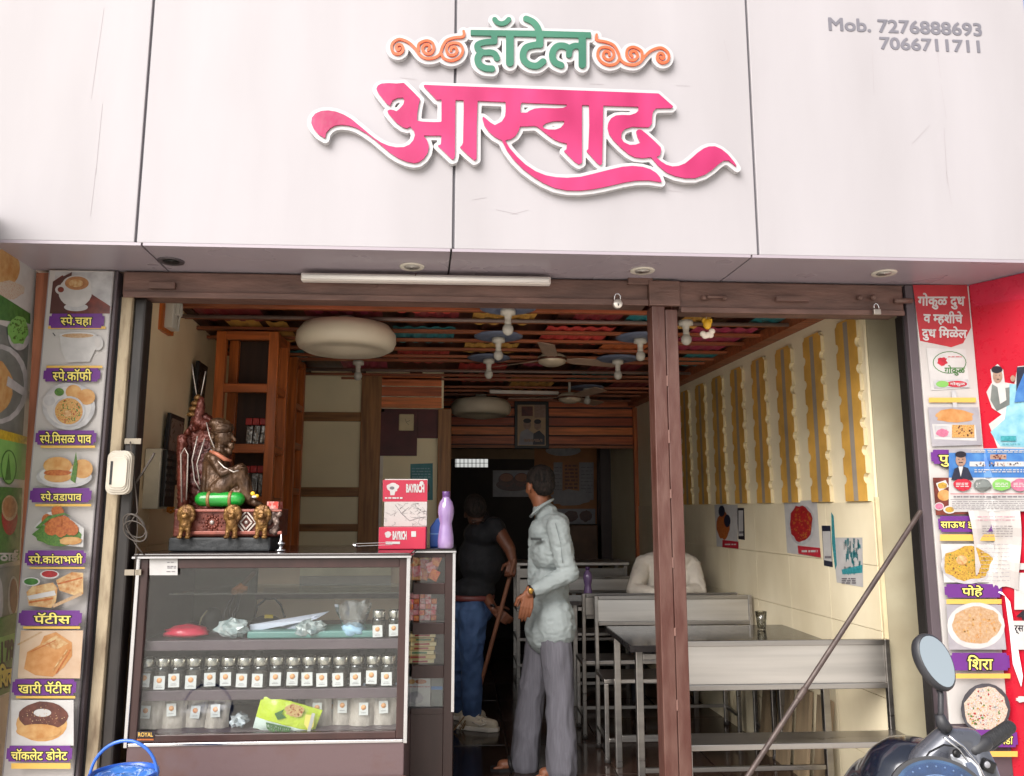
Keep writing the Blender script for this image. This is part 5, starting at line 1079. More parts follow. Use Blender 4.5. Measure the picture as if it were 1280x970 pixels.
# ================================================================= SHELF UNIT ON THE LEFT
def shelf_unit(lb,y0,y1,xa,xb,zs,ztop,name='open_shelf',th=.055):
    t=thing(name,lb,'shelf unit',((xa+xb)/2,(y0+y1)/2,-.04))
    for x in(xa,xb-th):
        for y in(y0,y1-.04): MB().b2((x,y,-.04),(x+th,y+.04,ztop)).build('upright',ORW,t,bevel=.003)
    for z in zs:
        MB().b2((xa+th,y0+.002,z),(xb-th,y0+.036,z+.05)).build('front_rail',ORX,t,bevel=.003)
        MB().b2((xb-th+.01,y0+.04,z+.002),(xb-.005,y1-.04,z+.045)).build('side_rail',ORY,t,bevel=.003)
        MB().b2((xa+.01,y0+.037,z+.046),(xb-th+.009,y1-.01,z+.056)).build('shelf_board',mat('shelf_dark_board',(96,56,32),.5,var=.3),t)
    MB().b2((xa+.01,y1-.004,.9),(xb-.01,y1+.004,ztop)).build('back_board',mat('shelf_back_dark',(60,38,26),.6,var=.3,scale=3,stretch=(8,1,.6)),t)
    return t
ya=1.15;xa=aty(266,500,ya).x;xb=aty(345,500,ya).x
zr=[aty(300,p_,ya).z for p_ in(490,566,632)]
shelf_unit('orange brown timber open shelf unit behind the throne statue',ya,ya+.3,xa,xb,[aty(300,424,ya).z]+zr,aty(300,414,ya).z)
yb=2.1;xa2=aty(322,500,yb).x;xb2=aty(370,500,yb).x
zr2=[aty(350,p_,yb).z for p_ in(510,560,618)]
shelf_unit('second orange brown timber shelf unit farther back beside the cream wall',yb,yb+.3,xa2,xb2,[aty(350,454,yb).z]+zr2,aty(350,446,yb).z,th=.06)
rr=random.Random(5)
PB=mat('pack_silver',(176,172,166),.2,.6,c2=(70,66,64),scale=40,bump=.5);PR=mat('pack_red',(170,40,34),.4)
def packs(px,z,Y,lb,n=3,h=.11):
    c=aty(px,500,Y);t=thing('silver_packets',lb,'packets',(c.x,Y,z))
    for i in range(n): MB().box((-.04+.04*i,rr.uniform(0,.03),h/2),(.034,.03,h),Matrix.Rotation(rr.uniform(-.1,.1),3,'Y')).box((-.04+.04*i,0.0,h+.02),(.036,.034,.04),mi=1).build('packet',[PB,PR],t,local=True,bevel=.004)
packs(322,zr[1]+.057,ya+.09,'silver packets with red tops on the middle shelf behind the statue')
packs(322,zr[2]+.057,ya+.09,'silver packets on the lower shelf right of the statue',3,.13)
packs(350,zr2[1]+.057,yb+.1,'dim silver packets on the second shelf unit',3,.13)
packs(352,zr2[2]+.057,yb+.1,'red banded packets low on the second shelf unit',3,.08)
# ================================================================= THRONE STATUE
BRZ=mat('statue_bronze',(92,66,44),.38,.35,c2=(58,40,28),scale=16,bump=.5,bscale=40);CPR=mat('statue_copper_red',(112,54,40),.4,.3,c2=(80,34,26),scale=18,bump=.5,bscale=40);GLD=mat('statue_gold',(140,104,56),.4,.5,c2=(92,60,30),scale=26,bump=.6,bscale=60);SLV=mat('statue_silver_line',(186,176,168),.35,.5)
GRN=mat('bolster_green',(22,140,46),.3,var=.25,scale=12,coat=.4)
YS=.24;st=thing('throne_statue','painted bronze statue of a turbaned seated figure on an ornate lion throne','statue',(aty(285,680,YS).x,YS,ZT))
def S(px,py,o=0): return aty(px,py,YS+o)
u=1/268.   # metres per pixel here
a=S(221,671);b=S(344,687)
MB().b2((a.x,YS-.10,ZT),(b.x,YS+.13,a.z)).build('base_slab',mat('slab_black',(44,46,48),.6,var=.3,scale=14,bump=.5),st,bevel=.008)
a=S(226,636);b=S(352,670)
MB().b2((a.x,YS-.08,b.z),(b.x,YS+.12,a.z)).build('pedestal',CPR,st,bevel=.006)
mb=MB()
for py,h in((637,3),(664,4)):
    a=S(224,py,-.08);b=S(353,py+h,-.08);mb.b2((a.x,YS-.093,b.z),(b.x,YS-.079,a.z))
mb.build('moulding',mat('statue_rose',(138,76,64),.4,.2,var=.2,scale=30),st,bevel=.003)
def onf(px,py,o=.082): return aty(px,py,YS-o)
mb=MB();c=onf(265,653)
for k in range(12): a=k*math.pi/6;mb.ell(c+Vector((math.cos(a)*.024,0,math.sin(a)*.024)),(.0075,.005,.0075),n=6)
for k in range(12): a=k*math.pi/6;mb.ell(c+Vector((math.cos(a)*.045,0,math.sin(a)*.034)),(.004,.004,.004),n=6)
for x in range(-5,6):
    if abs(x)>2: mb.ell(c+Vector((x*.011,0,0)),(.003,.003,.003),n=6)
mb.build('rosette',CPR,st);tag(MB().ell(c,(.01,.008,.01)).build('rosette_stud',SLV,st))
for s_ in(1,.6):
    c=onf(308,653);mb=MB();q=[c+Vector((x*s_,-.004,z*s_)) for x,z in((-.042,0),(0,.05),(.042,0),(0,-.05))]
    for i in range(4): mb.bar(q[i],q[(i+1)%4],.006,.006,up=(0,1,0))
    mb.build('diamond',SLV,st)
MB().ell(c,(.009,.008,.009)).build('diamond_stud',SLV,st)
for k,px in enumerate((233,291,328)):
    mb=MB();c=onf(px,652,.10);q0=len(mb.v);mb.ell(c+Vector((0,0,.03)),(.032,.028,.034));mb.ell(c+Vector((0,-.022,.022)),(.016,.018,.014));mb.ell(c+Vector((0,-.01,-.005)),(.024,.022,.035));mb.cone(c+Vector((-.014,-.012,-.01)),c+Vector((-.016,-.016,-.062)),.011,.008);mb.cone(c+Vector((.014,-.012,-.01)),c+Vector((.016,-.016,-.062)),.011,.008);mb.ell(c+Vector((-.017,-.022,-.066)),(.012,.015,.007));mb.ell(c+Vector((.017,-.022,-.066)),(.012,.015,.007))
    for j in range(14): a=j*.449;mb.ell(c+Vector((math.cos(a)*.03,-.006,.03+math.sin(a)*.034)),(.011,.012,.011),n=8)
    mb.ell(c+Vector((-.009,-.036,.036)),(.004,.004,.004),n=6);mb.ell(c+Vector((.009,-.036,.036)),(.004,.004,.004),n=6)
    blob('lion',mb,GLD,st,.0035,1,disp=.002,dscale=90)
# throne back
mb=MB()
for pts in([(222,636),(222,548),(232,528),(232,636)],): pass
prof=[(224,636),(222,600),(221,560),(226,545),(236,536),(240,520),(250,514),(262,522),(276,536),(282,556),(282,600),(280,636)]
mb.prism([S(x,y,.03) for x,y in prof],(0,.09,0));mb.cone(S(229,632,-.02),S(228,548,-.02),.022,.018);mb.cone(S(276,632,.05),S(277,560,.05),.016,.014)
for k in range(9): a=math.pi*k/8;mb.ell(S(254+26*math.cos(a),556-22*math.sin(a),.02),(.014,.02,.014),n=8)
blob('throne_back',mb,CPR,st,.005,1,disp=.006,dscale=55)
mb=MB();mb.ell(S(256,590,.02),(.075,.03,.14));blob('back_panel',mb,mat('statue_dark_red',(74,34,30),.45,.2,var=.5,scale=30,bump=.6),st,.006,1,disp=.008,dscale=45)
for pts in([(227,628),(226,568),(231,560),(235,568),(233,625)],[(247,545),(240,575),(243,600),(250,612)],[(256,548),(246,580),(250,606)]):
    MB().tube([S(x,y,-.05 if x<236 else -.015) for x,y in pts],.0032,6).build('silver_line',SLV,st)
for k,(px,py,w_) in enumerate([(241,518,7),(243,511,6.5),(245,504,6),(248,497,5)]):
    MB().lathe(S(px,py,.04),[(w_*u*.6,-.012),(w_*u,-.008),(w_*u*1.05,0),(w_*u*.8,.008),(w_*u*.4,.014)],12).build('crest_tier',GLD,st)
for pts in([(246,495),(242,470),(240,455)],[(251,495),(255,475),(257,464)]): MB().tube([S(x,y,.04) for x,y in pts],.0026,5).build('crest_rod',SLV,st)
mb=MB();mb.cone(S(248,528,.03),S(252,500,.03),.024,.012);mb.ell(S(256,530,.02),(.03,.02,.02));blob('crest_body',mb,CPR,st,.005,1,disp=.006,dscale=60)
# bolster
a=S(253,624,-.055);b=S(297,624,-.055);MB().cone(a,b,.032,.032,n=20).build('bolster',GRN,st)
for px in(262,289): c=S(px,624,-.055);MB().lathe(c,[(.034,-.007),(.036,-.003),(.036,.003),(.034,.007)],20,'x').build('bolster_band',mat('band_tan',(140,104,64),.5,.2,var=.3,scale=40),st)
# seated figure facing right
mb=MB()
mb.ell(S(272,612),(.068,.06,.05));mb.cone(S(268,612),S(270,578),.058,.055);mb.cone(S(270,580),S(273,566),.055,.038)
mb.ell(S(270,572),(.052,.07,.03))
mb.cone(S(275,563),S(277,552),.026,.024)
mb.cone(S(268,574,-.05),S(278,592,-.07),.025,.02);mb.cone(S(278,592,-.07),S(300,584,-.06),.019,.013);mb.cone(S(268,574,.05),S(284,590,.06),.025,.02);mb.cone(S(284,590,.06),S(302,583,.03),.018,.013)
mb.cone(S(274,612,-.03),S(300,590,-.03),.048,.036);mb.cone(S(300,590,-.03),S(312,622,-.03),.034,.024);mb.cone(S(274,614,.03),S(302,600,.04),.045,.034);mb.cone(S(302,600,.04),S(308,628,.04),.034,.03);mb.ell(S(300,618),(.06,.06,.045));mb.ell(S(285,622),(.08,.07,.04))
mb.cone(S(312,626,-.03),S(325,631,-.03),.017,.011);mb.cone(S(312,628,.03),S(327,632,.03),.017,.011)
blob('robed_body',mb,BRZ,st,.0045,3,disp=.0035,dscale=34,dvec=(1,1,.3))
mb=MB();mb.ell(S(279,547),(.040,.035,.046));mb.cone(S(289,543),S(293.5,550),.007,.0085);mb.ell(S(288.5,541.5),(.009,.024,.005));mb.ell(S(289,558),(.015,.016,.018));mb.ell(S(287,565),(.013,.014,.016));mb.ell(S(291,554.5),(.008,.015,.0045));mb.cone(S(274,560),S(286,564),.014,.012)
for s_ in(-1,1): mb.ell(S(279,548,s_*.028),(.008,.005,.012),n=8)
blob('head',mb,BRZ,st,.003,1)
mb=MB();mb.ell(S(278,536),(.050,.045,.03),Matrix.Rotation(-.25,3,'Y'));mb.ell(S(273,530),(.042,.038,.026));mb.cone(S(267,538),S(265,556),.014,.007);mb.cone(S(283,528),S(287,533),.012,.008)
blob('turban',mb,BRZ,st,.0035,1,disp=.004,dscale=60,dvec=(.3,1,2.2))
mb=MB()
for i,(x,y,o) in enumerate([(302,583,.03),(300,584,-.06)]):
    c=S(x,y,o)
    for k in range(4): mb.cone(c+Vector((.0,-.009+.006*k,0)),c+Vector((.022-.003*abs(k-1),-.010+.0065*k,-.004)),.0032,.0026,n=8)
    mb.cone(c,c+Vector((.012,-.012,.006)),.0035,.003,n=8);mb.ell(c,(.01,.012,.006),n=8)
mb.build('hands',BRZ,st)
MB().tube([S(264,562,-.052),S(270,574,-.066),S(280,584,-.08),S(292,590,-.08),S(298,588,-.076)],.0035,6).tube([S(258,528,-.03),S(262,545,-.05),S(268,560,-.06)],.003,5).build('bead_string',SLV,st)
MB().tube([S(263,564,-.05),S(272,568,-.062),S(281,574,-.062),S(289,576,-.04)],[.007,.01,.01,.006],8).build('collar',mat('collar_rose',(180,110,84),.5,.2),st)
mb=MB();mb.ell(S(316,617,-.055),(.01,.008,.01));mb.ell(S(321,620,-.055),(.01,.008,.008));mb.build('flower_offering',mat('offering_yellow',(226,186,50),.6),st);MB().ell(S(318,621,-.058),(.012,.008,.006)).build('flower_petals',mat('offering_white',(200,200,196),.6),st)
MB().b2((S(336,626,.0).x,YS-.03,S(340,636).z+.0),(S(350,626,0).x,YS+.06,S(340,627).z)).build('red_trim_box',mat('box_red_trim',(186,60,48),.5,c2=(220,200,190),scale=60,fac=.6),st)
mb=MB();rr=random.Random(9)
for k in range(16): mb.ell(S(rr.uniform(336,352),rr.uniform(640,668),-.09),(.011,.012,.014),n=8)
blob('side_carving',mb,mat('carving_dark',(66,48,42),.4,.4,c2=(150,130,120),scale=60,fac=.62),st,.004,1)
# ================================================================= STEEL BENCHES AND TABLES
def rail(mb,p,q,w_=.025): mb.bar(p,q,w_)
FEET=mat('foot_rubber',(60,56,54),.6)
def bench(lb,x0,x1,yb_,yf,zs,zb0,zb1,rake=.03,sd=1,left_open=True):
    """back at yb_, seat between yb_ and yf"""
    t=thing('steel_bench',lb,'bench',((x0+x1)/2,(yb_+yf)/2,0),0,'stainless steel benches along the right side')
    for x in(x0,x1):
        mb=MB();rail(mb,(x,yb_,.0),(x,yb_,zs));rail(mb,(x,yb_,zs),(x,yb_+rake*(1 if yb_>yf else -1),zb1),.024);mb.build('back_upright',STEEL,t,bevel=.003)
        mb=MB();rail(mb,(x,yf,0),(x,yf,zs-.026));mb.build('leg',STEEL,t,bevel=.003)
        [MB().lathe((x,y_,-.001),[(.02,0),(.017,.02),(.013,.03)],10).build('foot',FEET,t) for y_ in(yf,yb_)]
    rk=rake*(1 if yb_>yf else -1)
    def yy(z): return yb_+rk*(z-zs)/(zb1-zs)
    mb=MB();rail(mb,(x0+.013,yy(zb1),zb1-.012),(x1-.013,yy(zb1),zb1-.012));rail(mb,(x0+.013,yy(zb0),zb0+.012),(x1-.013,yy(zb0),zb0+.012));mb.build('back_frame',STEEL,t,bevel=.003)
    mb=MB();mb.bar(((x0+x1)/2,yy(zb0+.025),zb0+.0255),((x0+x1)/2,yy(zb1-.025),zb1-.0255),x1-x0-.026,.006,up=(0,1,0));mb.build('back_sheet',STEELB,t)
    ya_,yc=min(yb_,yf),max(yb_,yf)
    MB().b2((x0-.014,ya_+(-.015 if yf<yb_ else .014),zs-.024),(x1+.014,yc+(.015 if yf>yb_ else -.014),zs)).build('seat',STEEL,t,bevel=.003)
    mb=MB()
    for z in(.12,):
        for p_,q_ in(((x0,ya_+.013,z),(x0,yc-.013,z)),((x1,ya_+.013,z),(x1,yc-.013,z)),((x0+.012,yf,z),(x1-.012,yf,z))):
            mb=MB();rail(mb,p_,q_,.02);mb.build('stretcher',STEEL,t,bevel=.002)
    return t
bench('nearest steel bench with grey back sheet beside the right jamb',.965,1.955,.262,.085,.455,.635,.85,rake=0)
bench('second steel bench facing the street, bright back sheet behind the first table',.845,1.84,1.68,1.38,.46,.72,.90,.02)
bench('third steel bench standing back to back behind the second bench',.79,1.80,1.87,2.14,.47,.74,.90,.02)
bench('steel bench at the far table under the seated person',.86,1.7,3.42,3.14,.46,.74,.88,.02)
def table(lb,x0,x1,y0,y1,z=.76,m=BLACKG,leg=.035):
    t=thing('steel_table',lb,'table',((x0+x1)/2,(y0+y1)/2,0),0,'granite topped tables')
    MB().b2((x0,y0,z-.02),(x1,y1,z)).build('tabletop',m,t,bevel=.003)
    MB().b2((x0-.002,y0-.004,z-.03),(x1,y0-.0005,z-.001)).b2((x0-.004,y0,z-.028),(x0-.0005,y1,z-.002)).build('steel_edge',mat('table_edge_dark',(70,66,66),.3,.8),t)
    for x in(x0+.05,x1-.05):
        for y in(y0+.05,y1-.05): MB().b2((x-leg/2,y-leg/2,.0),(x+leg/2,y+leg/2,z-.03)).build('leg',STEEL,t,bevel=.003)
    for y in(y0+.05,y1-.05):
        for z_,w_ in((.16,.022),(z-.06,.03)): MB().bar((x0+.07,y,z_),(x1-.07,y,z_),w_).build('stretcher',STEEL,t,bevel=.002)
    return t
table('nearest dark granite table with a drinking glass, behind the first bench',.845,RX(1)-.02,.66,1.34,.765)
table('farther black table with the purple bottle, where the person leans',.80,RX(2.6)-.02,2.66,3.1,.76)
# right leg etc of the front: rod
a=aty(1150,640,-.05);b=aty(925,985,-.22)
t=thing('prop_rod','grey brown steel rod leaning diagonally from the right jamb to the ground','rod',b)
MB().cone(a,b,.0105,.0105,n=10).build('rod',mat('rod_brown',(60,50,48),.5,.3,c2=(82,70,66),scale=14,bump=.2),t)
MB().cone(b+(a-b)*.3,b+(a-b)*.33,.013,.013).build('collar',mat('rod_collar',(80,68,64),.5,.3),t)
# drinking glass
c=atz(952,790,.765);t=thing('drinking_glass','clear drinking glass standing on the nearest table','glass',(1.485,1.12,.765))
t.location=(atz(952,787,.765).x,atz(952,787,.765).y,.766)
MB().lathe((0,0,0),[(.0,.004),(.021,.004),(.031,.1),(.033,.1),(.024,0),(0,0)],20).build('glass_body',glassmat('tumbler_glass',(244,244,240),.08,.7),t,local=True)
bottle(735,747,2.80,.761,.92,'purple waisted water bottle on the farther black table','purple water bottles')
# leaning boards low on the right wall, pipe stubs
for k,(px0,px1) in enumerate([(928,944),(946,965),(968,988),(991,1000)]):
    y=1.5-.22*k;x=RX(y)-.05
    tag(MB().bar((x-.02,y,0),(x+.03,y,.46),.02,.16,up=(0,1,0)).build('wooden_board',mat('old_board',(130,112,88),.7,var=.3,scale=3,stretch=(6,6,.6))),['brown board leaning low on the right wall, farthest of four','brown board leaning low on the right wall, third from the street','brown board leaning low on the right wall, second from the street','brown board leaning low on the right wall, nearest the street'][k],'board')
# posters on the right wall
def wallposter(name,lb,cat,fn):
    t=thing(name,lb,cat,(RX(1.5),1.5,1.35));p=Print(RP+RN*.009,RN,t,.0006);fn(p);p.done('sheet')
def f1(p): p.poly([(893,631),(922,631),(922,685),(896,683)],FD['wht']);p.disc(904,657,8,17,FD['fry'],.08);p.disc(902,639,4,7,FD['suit']);p.disc(909,651,4,8,FD['suit']);p.poly([(903,675),(923,677),(923,686),(903,684)],FD['redp']);p.lines(906,679,920,682,1,FD['wht'],2,.8)
def f2(p): p.poly([(921,635),(930,635),(931,675),(923,674)],BLKT);p.rect(923,638,929,670,FD['wht']);p.rect(924,664,929,667,FD['text'])
def f3(p): p.poly([(980,627),(1021,625),(1026,697),(984,691)],FD['wht']);p.disc(1002,656,17,25,FD['plate']);p.disc(1001,655,14,23,FD['red'],.1);p.dots(1001,655,13,20,FD['fry'],60,1.6,3);p.poly([(997,682),(1025,685),(1026,697),(998,692)],FD['redp']);p.lines(1002,687,1022,691,1,FD['wht'],2,1.3)
def f4(p): p.poly([(1027,657),(1038,657),(1041,709),(1030,707)],FD['suit']);p.poly([(1028,664),(1038,664),(1040,702),(1030,700)],FD['wht']);p.rect(1031,695,1039,698,FD['text'])
def f5(p):
    p.poly([(1040,672),(1078,672),(1079,734),(1046,728)],FD['wht']);rr=random.Random(8)
    for i in range(34): x=rr.uniform(1054,1074);y=rr.uniform(672,710);p.mb.add([p.at(x,y),p.at(x+2.4,y+rr.uniform(-1,2)),p.at(x+2.6,y+rr.uniform(5,12)),p.at(x+.4,y+rr.uniform(5,12))],[(0,1,2,3)],p.mi(FD['teal']))
    p.poly([(1052,712),(1078,706),(1078,716),(1053,718)],FD['teal']);p.poly([(1039,640),(1042,645),(1046,706),(1044,712),(1040,680)],FD['teal']);p.lines(1052,722,1070,730,3,FD['text'],2,.8)
wallposter('wall_poster','small white poster of fried snacks with a red strip, farthest on the right wall','poster',f1)
wallposter('payment_notice','narrow black bordered notice beside the small snack poster on the right wall','notice',f2)
wallposter('wall_poster','larger white poster of a red fried dish on the right wall','poster',f3)
wallposter('payment_notice','narrow navy bordered notice right of the red dish poster','notice',f4)
wallposter('torn_poster','torn teal and white poster nearest the street on the right wall','poster',f5)
# service counter before the kitchen
YV=3.72;sv=thing('service_counter','long stainless steel service counter with shelves in front of the kitchen','counter',(aty(715,720,YV).x,YV+.2,0))
xa=aty(643,720,YV).x;xb=aty(787,720,YV).x;zz=lambda py:aty(715,py,YV).z
MB().b2((xa,YV,zz(707)),(xb,YV+.5,zz(703))).build('worktop',STEELB,sv,bevel=.004)
MB().b2((xa+.02,YV+.03,zz(722)),(xb-.02,YV+.045,zz(711))).build('grey_apron',STEEL,sv);MB().b2((xa+.02,YV+.01,zz(742)),(xb-.06,YV+.025,zz(724))).build('front_sheet',STEELB,sv,bevel=.003)
for py in(760,797,829,852): MB().b2((xa+.02,YV,zz(py+4)),(xb-.02,YV+.45,zz(py))).build('shelf',STEEL,sv,bevel=.003)
for x in(xa+.02,xb-.05,(xa+xb)/2): 
    for y in(YV+.005,YV+.44): MB().b2((x,y,0),(x+.03,y+.03,zz(707.5))).build('leg',STEEL,sv)
# ================================================================= PEOPLE
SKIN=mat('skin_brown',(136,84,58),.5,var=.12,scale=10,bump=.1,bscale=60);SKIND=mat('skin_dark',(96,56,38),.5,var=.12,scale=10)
HAIR=mat('hair_black',(16,14,14),.75,c2=(52,44,40),scale=70,stretch=(1,1,.25),bump=1,bscale=160,spec=.2)
SHIRT=mat('shirt_grey_green',(150,158,158),.75,var=.06,scale=5,bump=.12,bscale=90);TROU=mat('trousers_grey',(104,102,110),.85,var=.14,scale=22,stretch=(8,8,.3),bump=.25,bscale=50)
BLKS=mat('shirt_black',(13,14,20),.8,var=.2);JEAN=mat('jeans_blue',(38,60,98),.8,c2=(62,88,128),scale=7,bump=.2,bscale=80);SHIRT2=mat('shirt_beige_grey',(196,188,176),.8,var=.08,bump=.1)
def hand(t,wr,dirv,side,sc_=1,m=SKIN,curl=.5,palm=None,name='hand'):
    """wr wrist, dirv finger direction, side: direction across the palm towards the thumb"""
    d=Vector(dirv).normalized();s_=Vector(side);s_=(s_-d*s_.dot(d)).normalized();n=d.cross(s_)
    if palm is not None and n.dot(Vector(palm))<0: n=-n
    mb=MB();w0=Vector(wr);pc=w0+d*.045*sc_
    mb.cone(w0-d*.02,w0+d*.01,.021*sc_,.022*sc_)
    for k in range(4):
        o=s_*(.028-.0185*k)*sc_;mb.cone(w0+o*.6,w0+d*.078*sc_+o,.0135*sc_,.0115*sc_)
    L=[.07,.078,.072,.056]
    for k in range(4):
        o=s_*(.028-.0185*k)*sc_;p=w0+d*.078*sc_+o;dd=d.copy()
        for j,fr in enumerate((.45,.32,.23)):
            an=curl*(.55+.2*k*.3+.5*j);dd=(d*math.cos(an)+n*math.sin(an)).normalized();q=p+dd*L[k]*fr*sc_;mb.cone(p,q,(.0098-.0012*j)*sc_,(.0092-.0014*j)*sc_,n=10);p=q
    p=w0+d*.015*sc_+s_*.022*sc_;q=p+(d*.6+s_*.75+n*.25).normalized()*.042*sc_;mb.cone(p,q,.0135*sc_,.011*sc_);r_=q+(d*.9+s_*.15+n*.45*min(curl*2,1)).normalized()*.038*sc_;mb.cone(q,r_,.0105*sc_,.0085*sc_)
    return mb
def head(mb,c,face,up,s=1):
    f=Vector(face).normalized();u_=Vector(up);u_=(u_-f*u_.dot(f)).normalized();l=u_.cross(f)
    Rm=Matrix((f,l,u_)).transposed()
    c=Vector(c);E=lambda x,y,z,rx,ry,rz,n=14:mb.ell(c+Rm@Vector((x,y,z))*s,(rx*s,ry*s,rz*s),Rm,n)
    E(-.012,0,.025,.098,.076,.088);E(.022,0,-.035,.068,.058,.068);E(.045,0,-.085,.032,.034,.026);E(.07,0,.012,.03,.052,.02);E(.078,0,-.068,.014,.026,.007);E(.08,0,-.058,.013,.024,.006)
    mb.cone(c+Rm@Vector((.085,0,.008))*s,c+Rm@Vector((.104,0,-.028))*s,.009*s,.014*s);E(.094,.012,-.032,.009,.008,.007,8);E(.094,-.012,-.032,.009,.008,.007,8)
    for y in(-1,1): E(.078,y*.031,.0,.012,.017,.009,8);E(.058,y*.045,-.02,.02,.018,.018,10);E(-.002,y*.076,-.012,.018,.009,.031,10);E(.002,y*.072,-.034,.01,.007,.012,8)
    return Rm
def eyes(t,c,Rm,s=1):
    c=Vector(c)
    for y in(-1,1):
        MB().ell(c+Rm@Vector((.083,y*.031,.002))*s,(.008*s,.011*s,.006*s),Rm,8).build('eye',mat('eye_white',(210,200,190),.2),t);MB().ell(c+Rm@Vector((.0895,y*.031,.002))*s,(.003*s,.005*s,.005*s),Rm,8).build('pupil',BLKP,t)
        MB().bar(c+Rm@Vector((.088,y*.018,.022))*s,c+Rm@Vector((.078,y*.05,.02))*s,.006*s,.007*s).build('eyebrow',HAIR,t)
# ---- standing man in the doorway
YM=1.23;t=thing('person','man in a pale grey green shirt and grey trousers standing sideways in the doorway','person',(aty(682,966,YM).x,YM,0))
T_=lambda px,py,o=0:aty(px,py,YM+o)
# shirt torso (he faces left, seen from his left-back side)
mb=MB()
mb.ell(T_(691,655),(.095,.175,.07),Matrix.Rotation(-.15,3,'Y'));mb.ell(T_(690,690),(.128,.165,.14));mb.ell(T_(686,735),(.118,.15,.14));mb.cone(T_(686,752),T_(686,776),.118,.122);mb.cone(T_(686,780),T_(686,787),.134,.142);mb.cone(T_(693,768,-.05),T_(694,786,-.06),.112,.118);mb.ell(T_(676,665),(.07,.12,.08));mb.cone(T_(668,672,.02),T_(669,770,.0),.035,.045)
mb.cone(T_(683,643),T_(679,637),.07,.06)
mb.cone(T_(697,658,-.16),T_(706,704,-.19),.064,.056);mb.cone(T_(706,704,-.19),T_(712,716,-.19),.056,.052);mb.cone(T_(712,716,-.19),T_(671,737,-.23),.053,.038)
mb.cone(T_(690,658,.16),T_(692,715,.2),.062,.05);mb.cone(T_(692,715,.2),T_(668,742,.17),.048,.036)
sh=blob('shirt',mb,SHIRT,t,.007,5,disp=.0045,dscale=15,dvec=(1,1,1.7))
mb=MB();c=T_(677,636);mb.tube([T_(664,645,-.03),T_(668,640,-.07),T_(677,632,-.085),T_(688,626,-.05),T_(691,624,.0),T_(686,627,.06),T_(672,638,.07),T_(663,646,.03)],.0085,8);mb.build('collar',SHIRT,t)
MB().prism([T_(664,672,-.15),T_(677,673,-.165),T_(677,676,-.165),T_(664,675,-.15)],(0,.03,0)).build('pocket_edge',mat('pocket_dark',(40,44,44),.6),t)
MB().tube([T_(694,654,-.226),T_(701,680,-.262),T_(703,704,-.256)],.002,4).build('seam',mat('shirt_seam',(120,128,128),.8),t)
# trousers
mb=MB();mb.ell(T_(688,778),(.105,.13,.08));mb.cone(T_(693,795,-.07),T_(700,868,-.08),.092,.078);mb.cone(T_(700,868,-.08),T_(702,962,-.1),.078,.084);mb.cone(T_(678,796,.07),T_(664,868,.08),.09,.075);mb.cone(T_(664,868,.08),T_(655,958,.06),.075,.082)
blob('trousers',mb,TROU,t,.008,5,disp=.007,dscale=9,dvec=(1.4,1.4,.5))
# head turned away to the left-back
hc=T_(674,607);mb=MB();face=Vector((-.42,.88,-.16));Rm=head(mb,hc,face,(0,0,1),.98);mb.cone(T_(679,640),hc+Vector((.005,0,-.07)),.055,.05)
blob('head',mb,SKIN,t,.006,3);eyes(t,hc,Rm,.98)
mb=MB();E=lambda x,y,z,rx,ry,rz:mb.ell(hc+Rm@Vector((x,y,z)),(rx,ry,rz),Rm);E(-.022,0,.038,.094,.079,.080);E(-.05,0,-.002,.064,.07,.06);E(-.052,0,-.04,.046,.054,.028)
blob('hair',mb,HAIR,t,.005,1,disp=.004,dscale=70,dvec=(1,1,.35))
# hands
fd=Vector((-.3,0,-1));hm=hand(t,T_(661,741,-.24),(-.16,.0,-1),(-1,-.15,0),.98,palm=(0,1,0),curl=.32);hm.cone(T_(670,737,-.23),T_(661,742,-.24),.03,.025);blob('hand',hm,SKIN,t,.004,1)
hm=hand(t,T_(662,744,.17),(-.3,0,-1),(-1,-.15,0),1.0,palm=(0,-1,0),curl=.35);blob('hand',hm,SKIN,t,.004,1)
c=T_(664,739.5,-.236);dv=(T_(671,737,-.23)-T_(661,742,-.24)).normalized();mb=MB();x=dv.orthogonal().normalized();y=dv.cross(x);mb.tube([c+(x*math.cos(a)+y*math.sin(a))*.034 for a in np.linspace(0,6.28,19)[:-1]],.007,6,closed=True);wt=mb.build('wristwatch',mat('watch_strap',(40,34,30),.4),t);MB().ell(c+Vector((-.004,-.034,.006)),(.016,.006,.017)).build('watch_face',GOLD,wt,fix=True)
# feet with sandals
for px,py,o in((650,963,.05),(703,968,-.1)):
    c=T_(px,py,o);c.z=.0;mb=MB();mb.cone(c+Vector((.03,0,.05)),c+Vector((.0,0,.04)),.04,.036);mb.cone(c+Vector((.03,0,.032)),c+Vector((-.1,0,.026)),.032,.03)
    for k in range(5): mb.cone(c+Vector((-.1+.006*k,-.028+.013*k,.022)),c+Vector((-.143+.012*k,-.03+.014*k,.018)),.010,.009,n=8)
    blob('foot',mb,SKIN,t,.005,2)
    MB().prism([c+Vector((x,y,.0)) for x,y in((.07,-.03),(.07,.03),(-.05,.04),(-.13,.045),(-.165,.02),(-.165,-.03),(-.12,-.045),(-.05,-.042))],(0,0,.016)).build('sandal_sole',mat('sandal_black',(30,26,26),.6),t)
    MB().tube([c+Vector((-.05,-.045,.01)),c+Vector((-.06,-.036,.05)),c+Vector((-.06,0,.066)),c+Vector((-.06,.036,.05)),c+Vector((-.05,.045,.01))],.012,6).build('sandal_strap',mat('sandal_black',(30,26,26),.6),t)
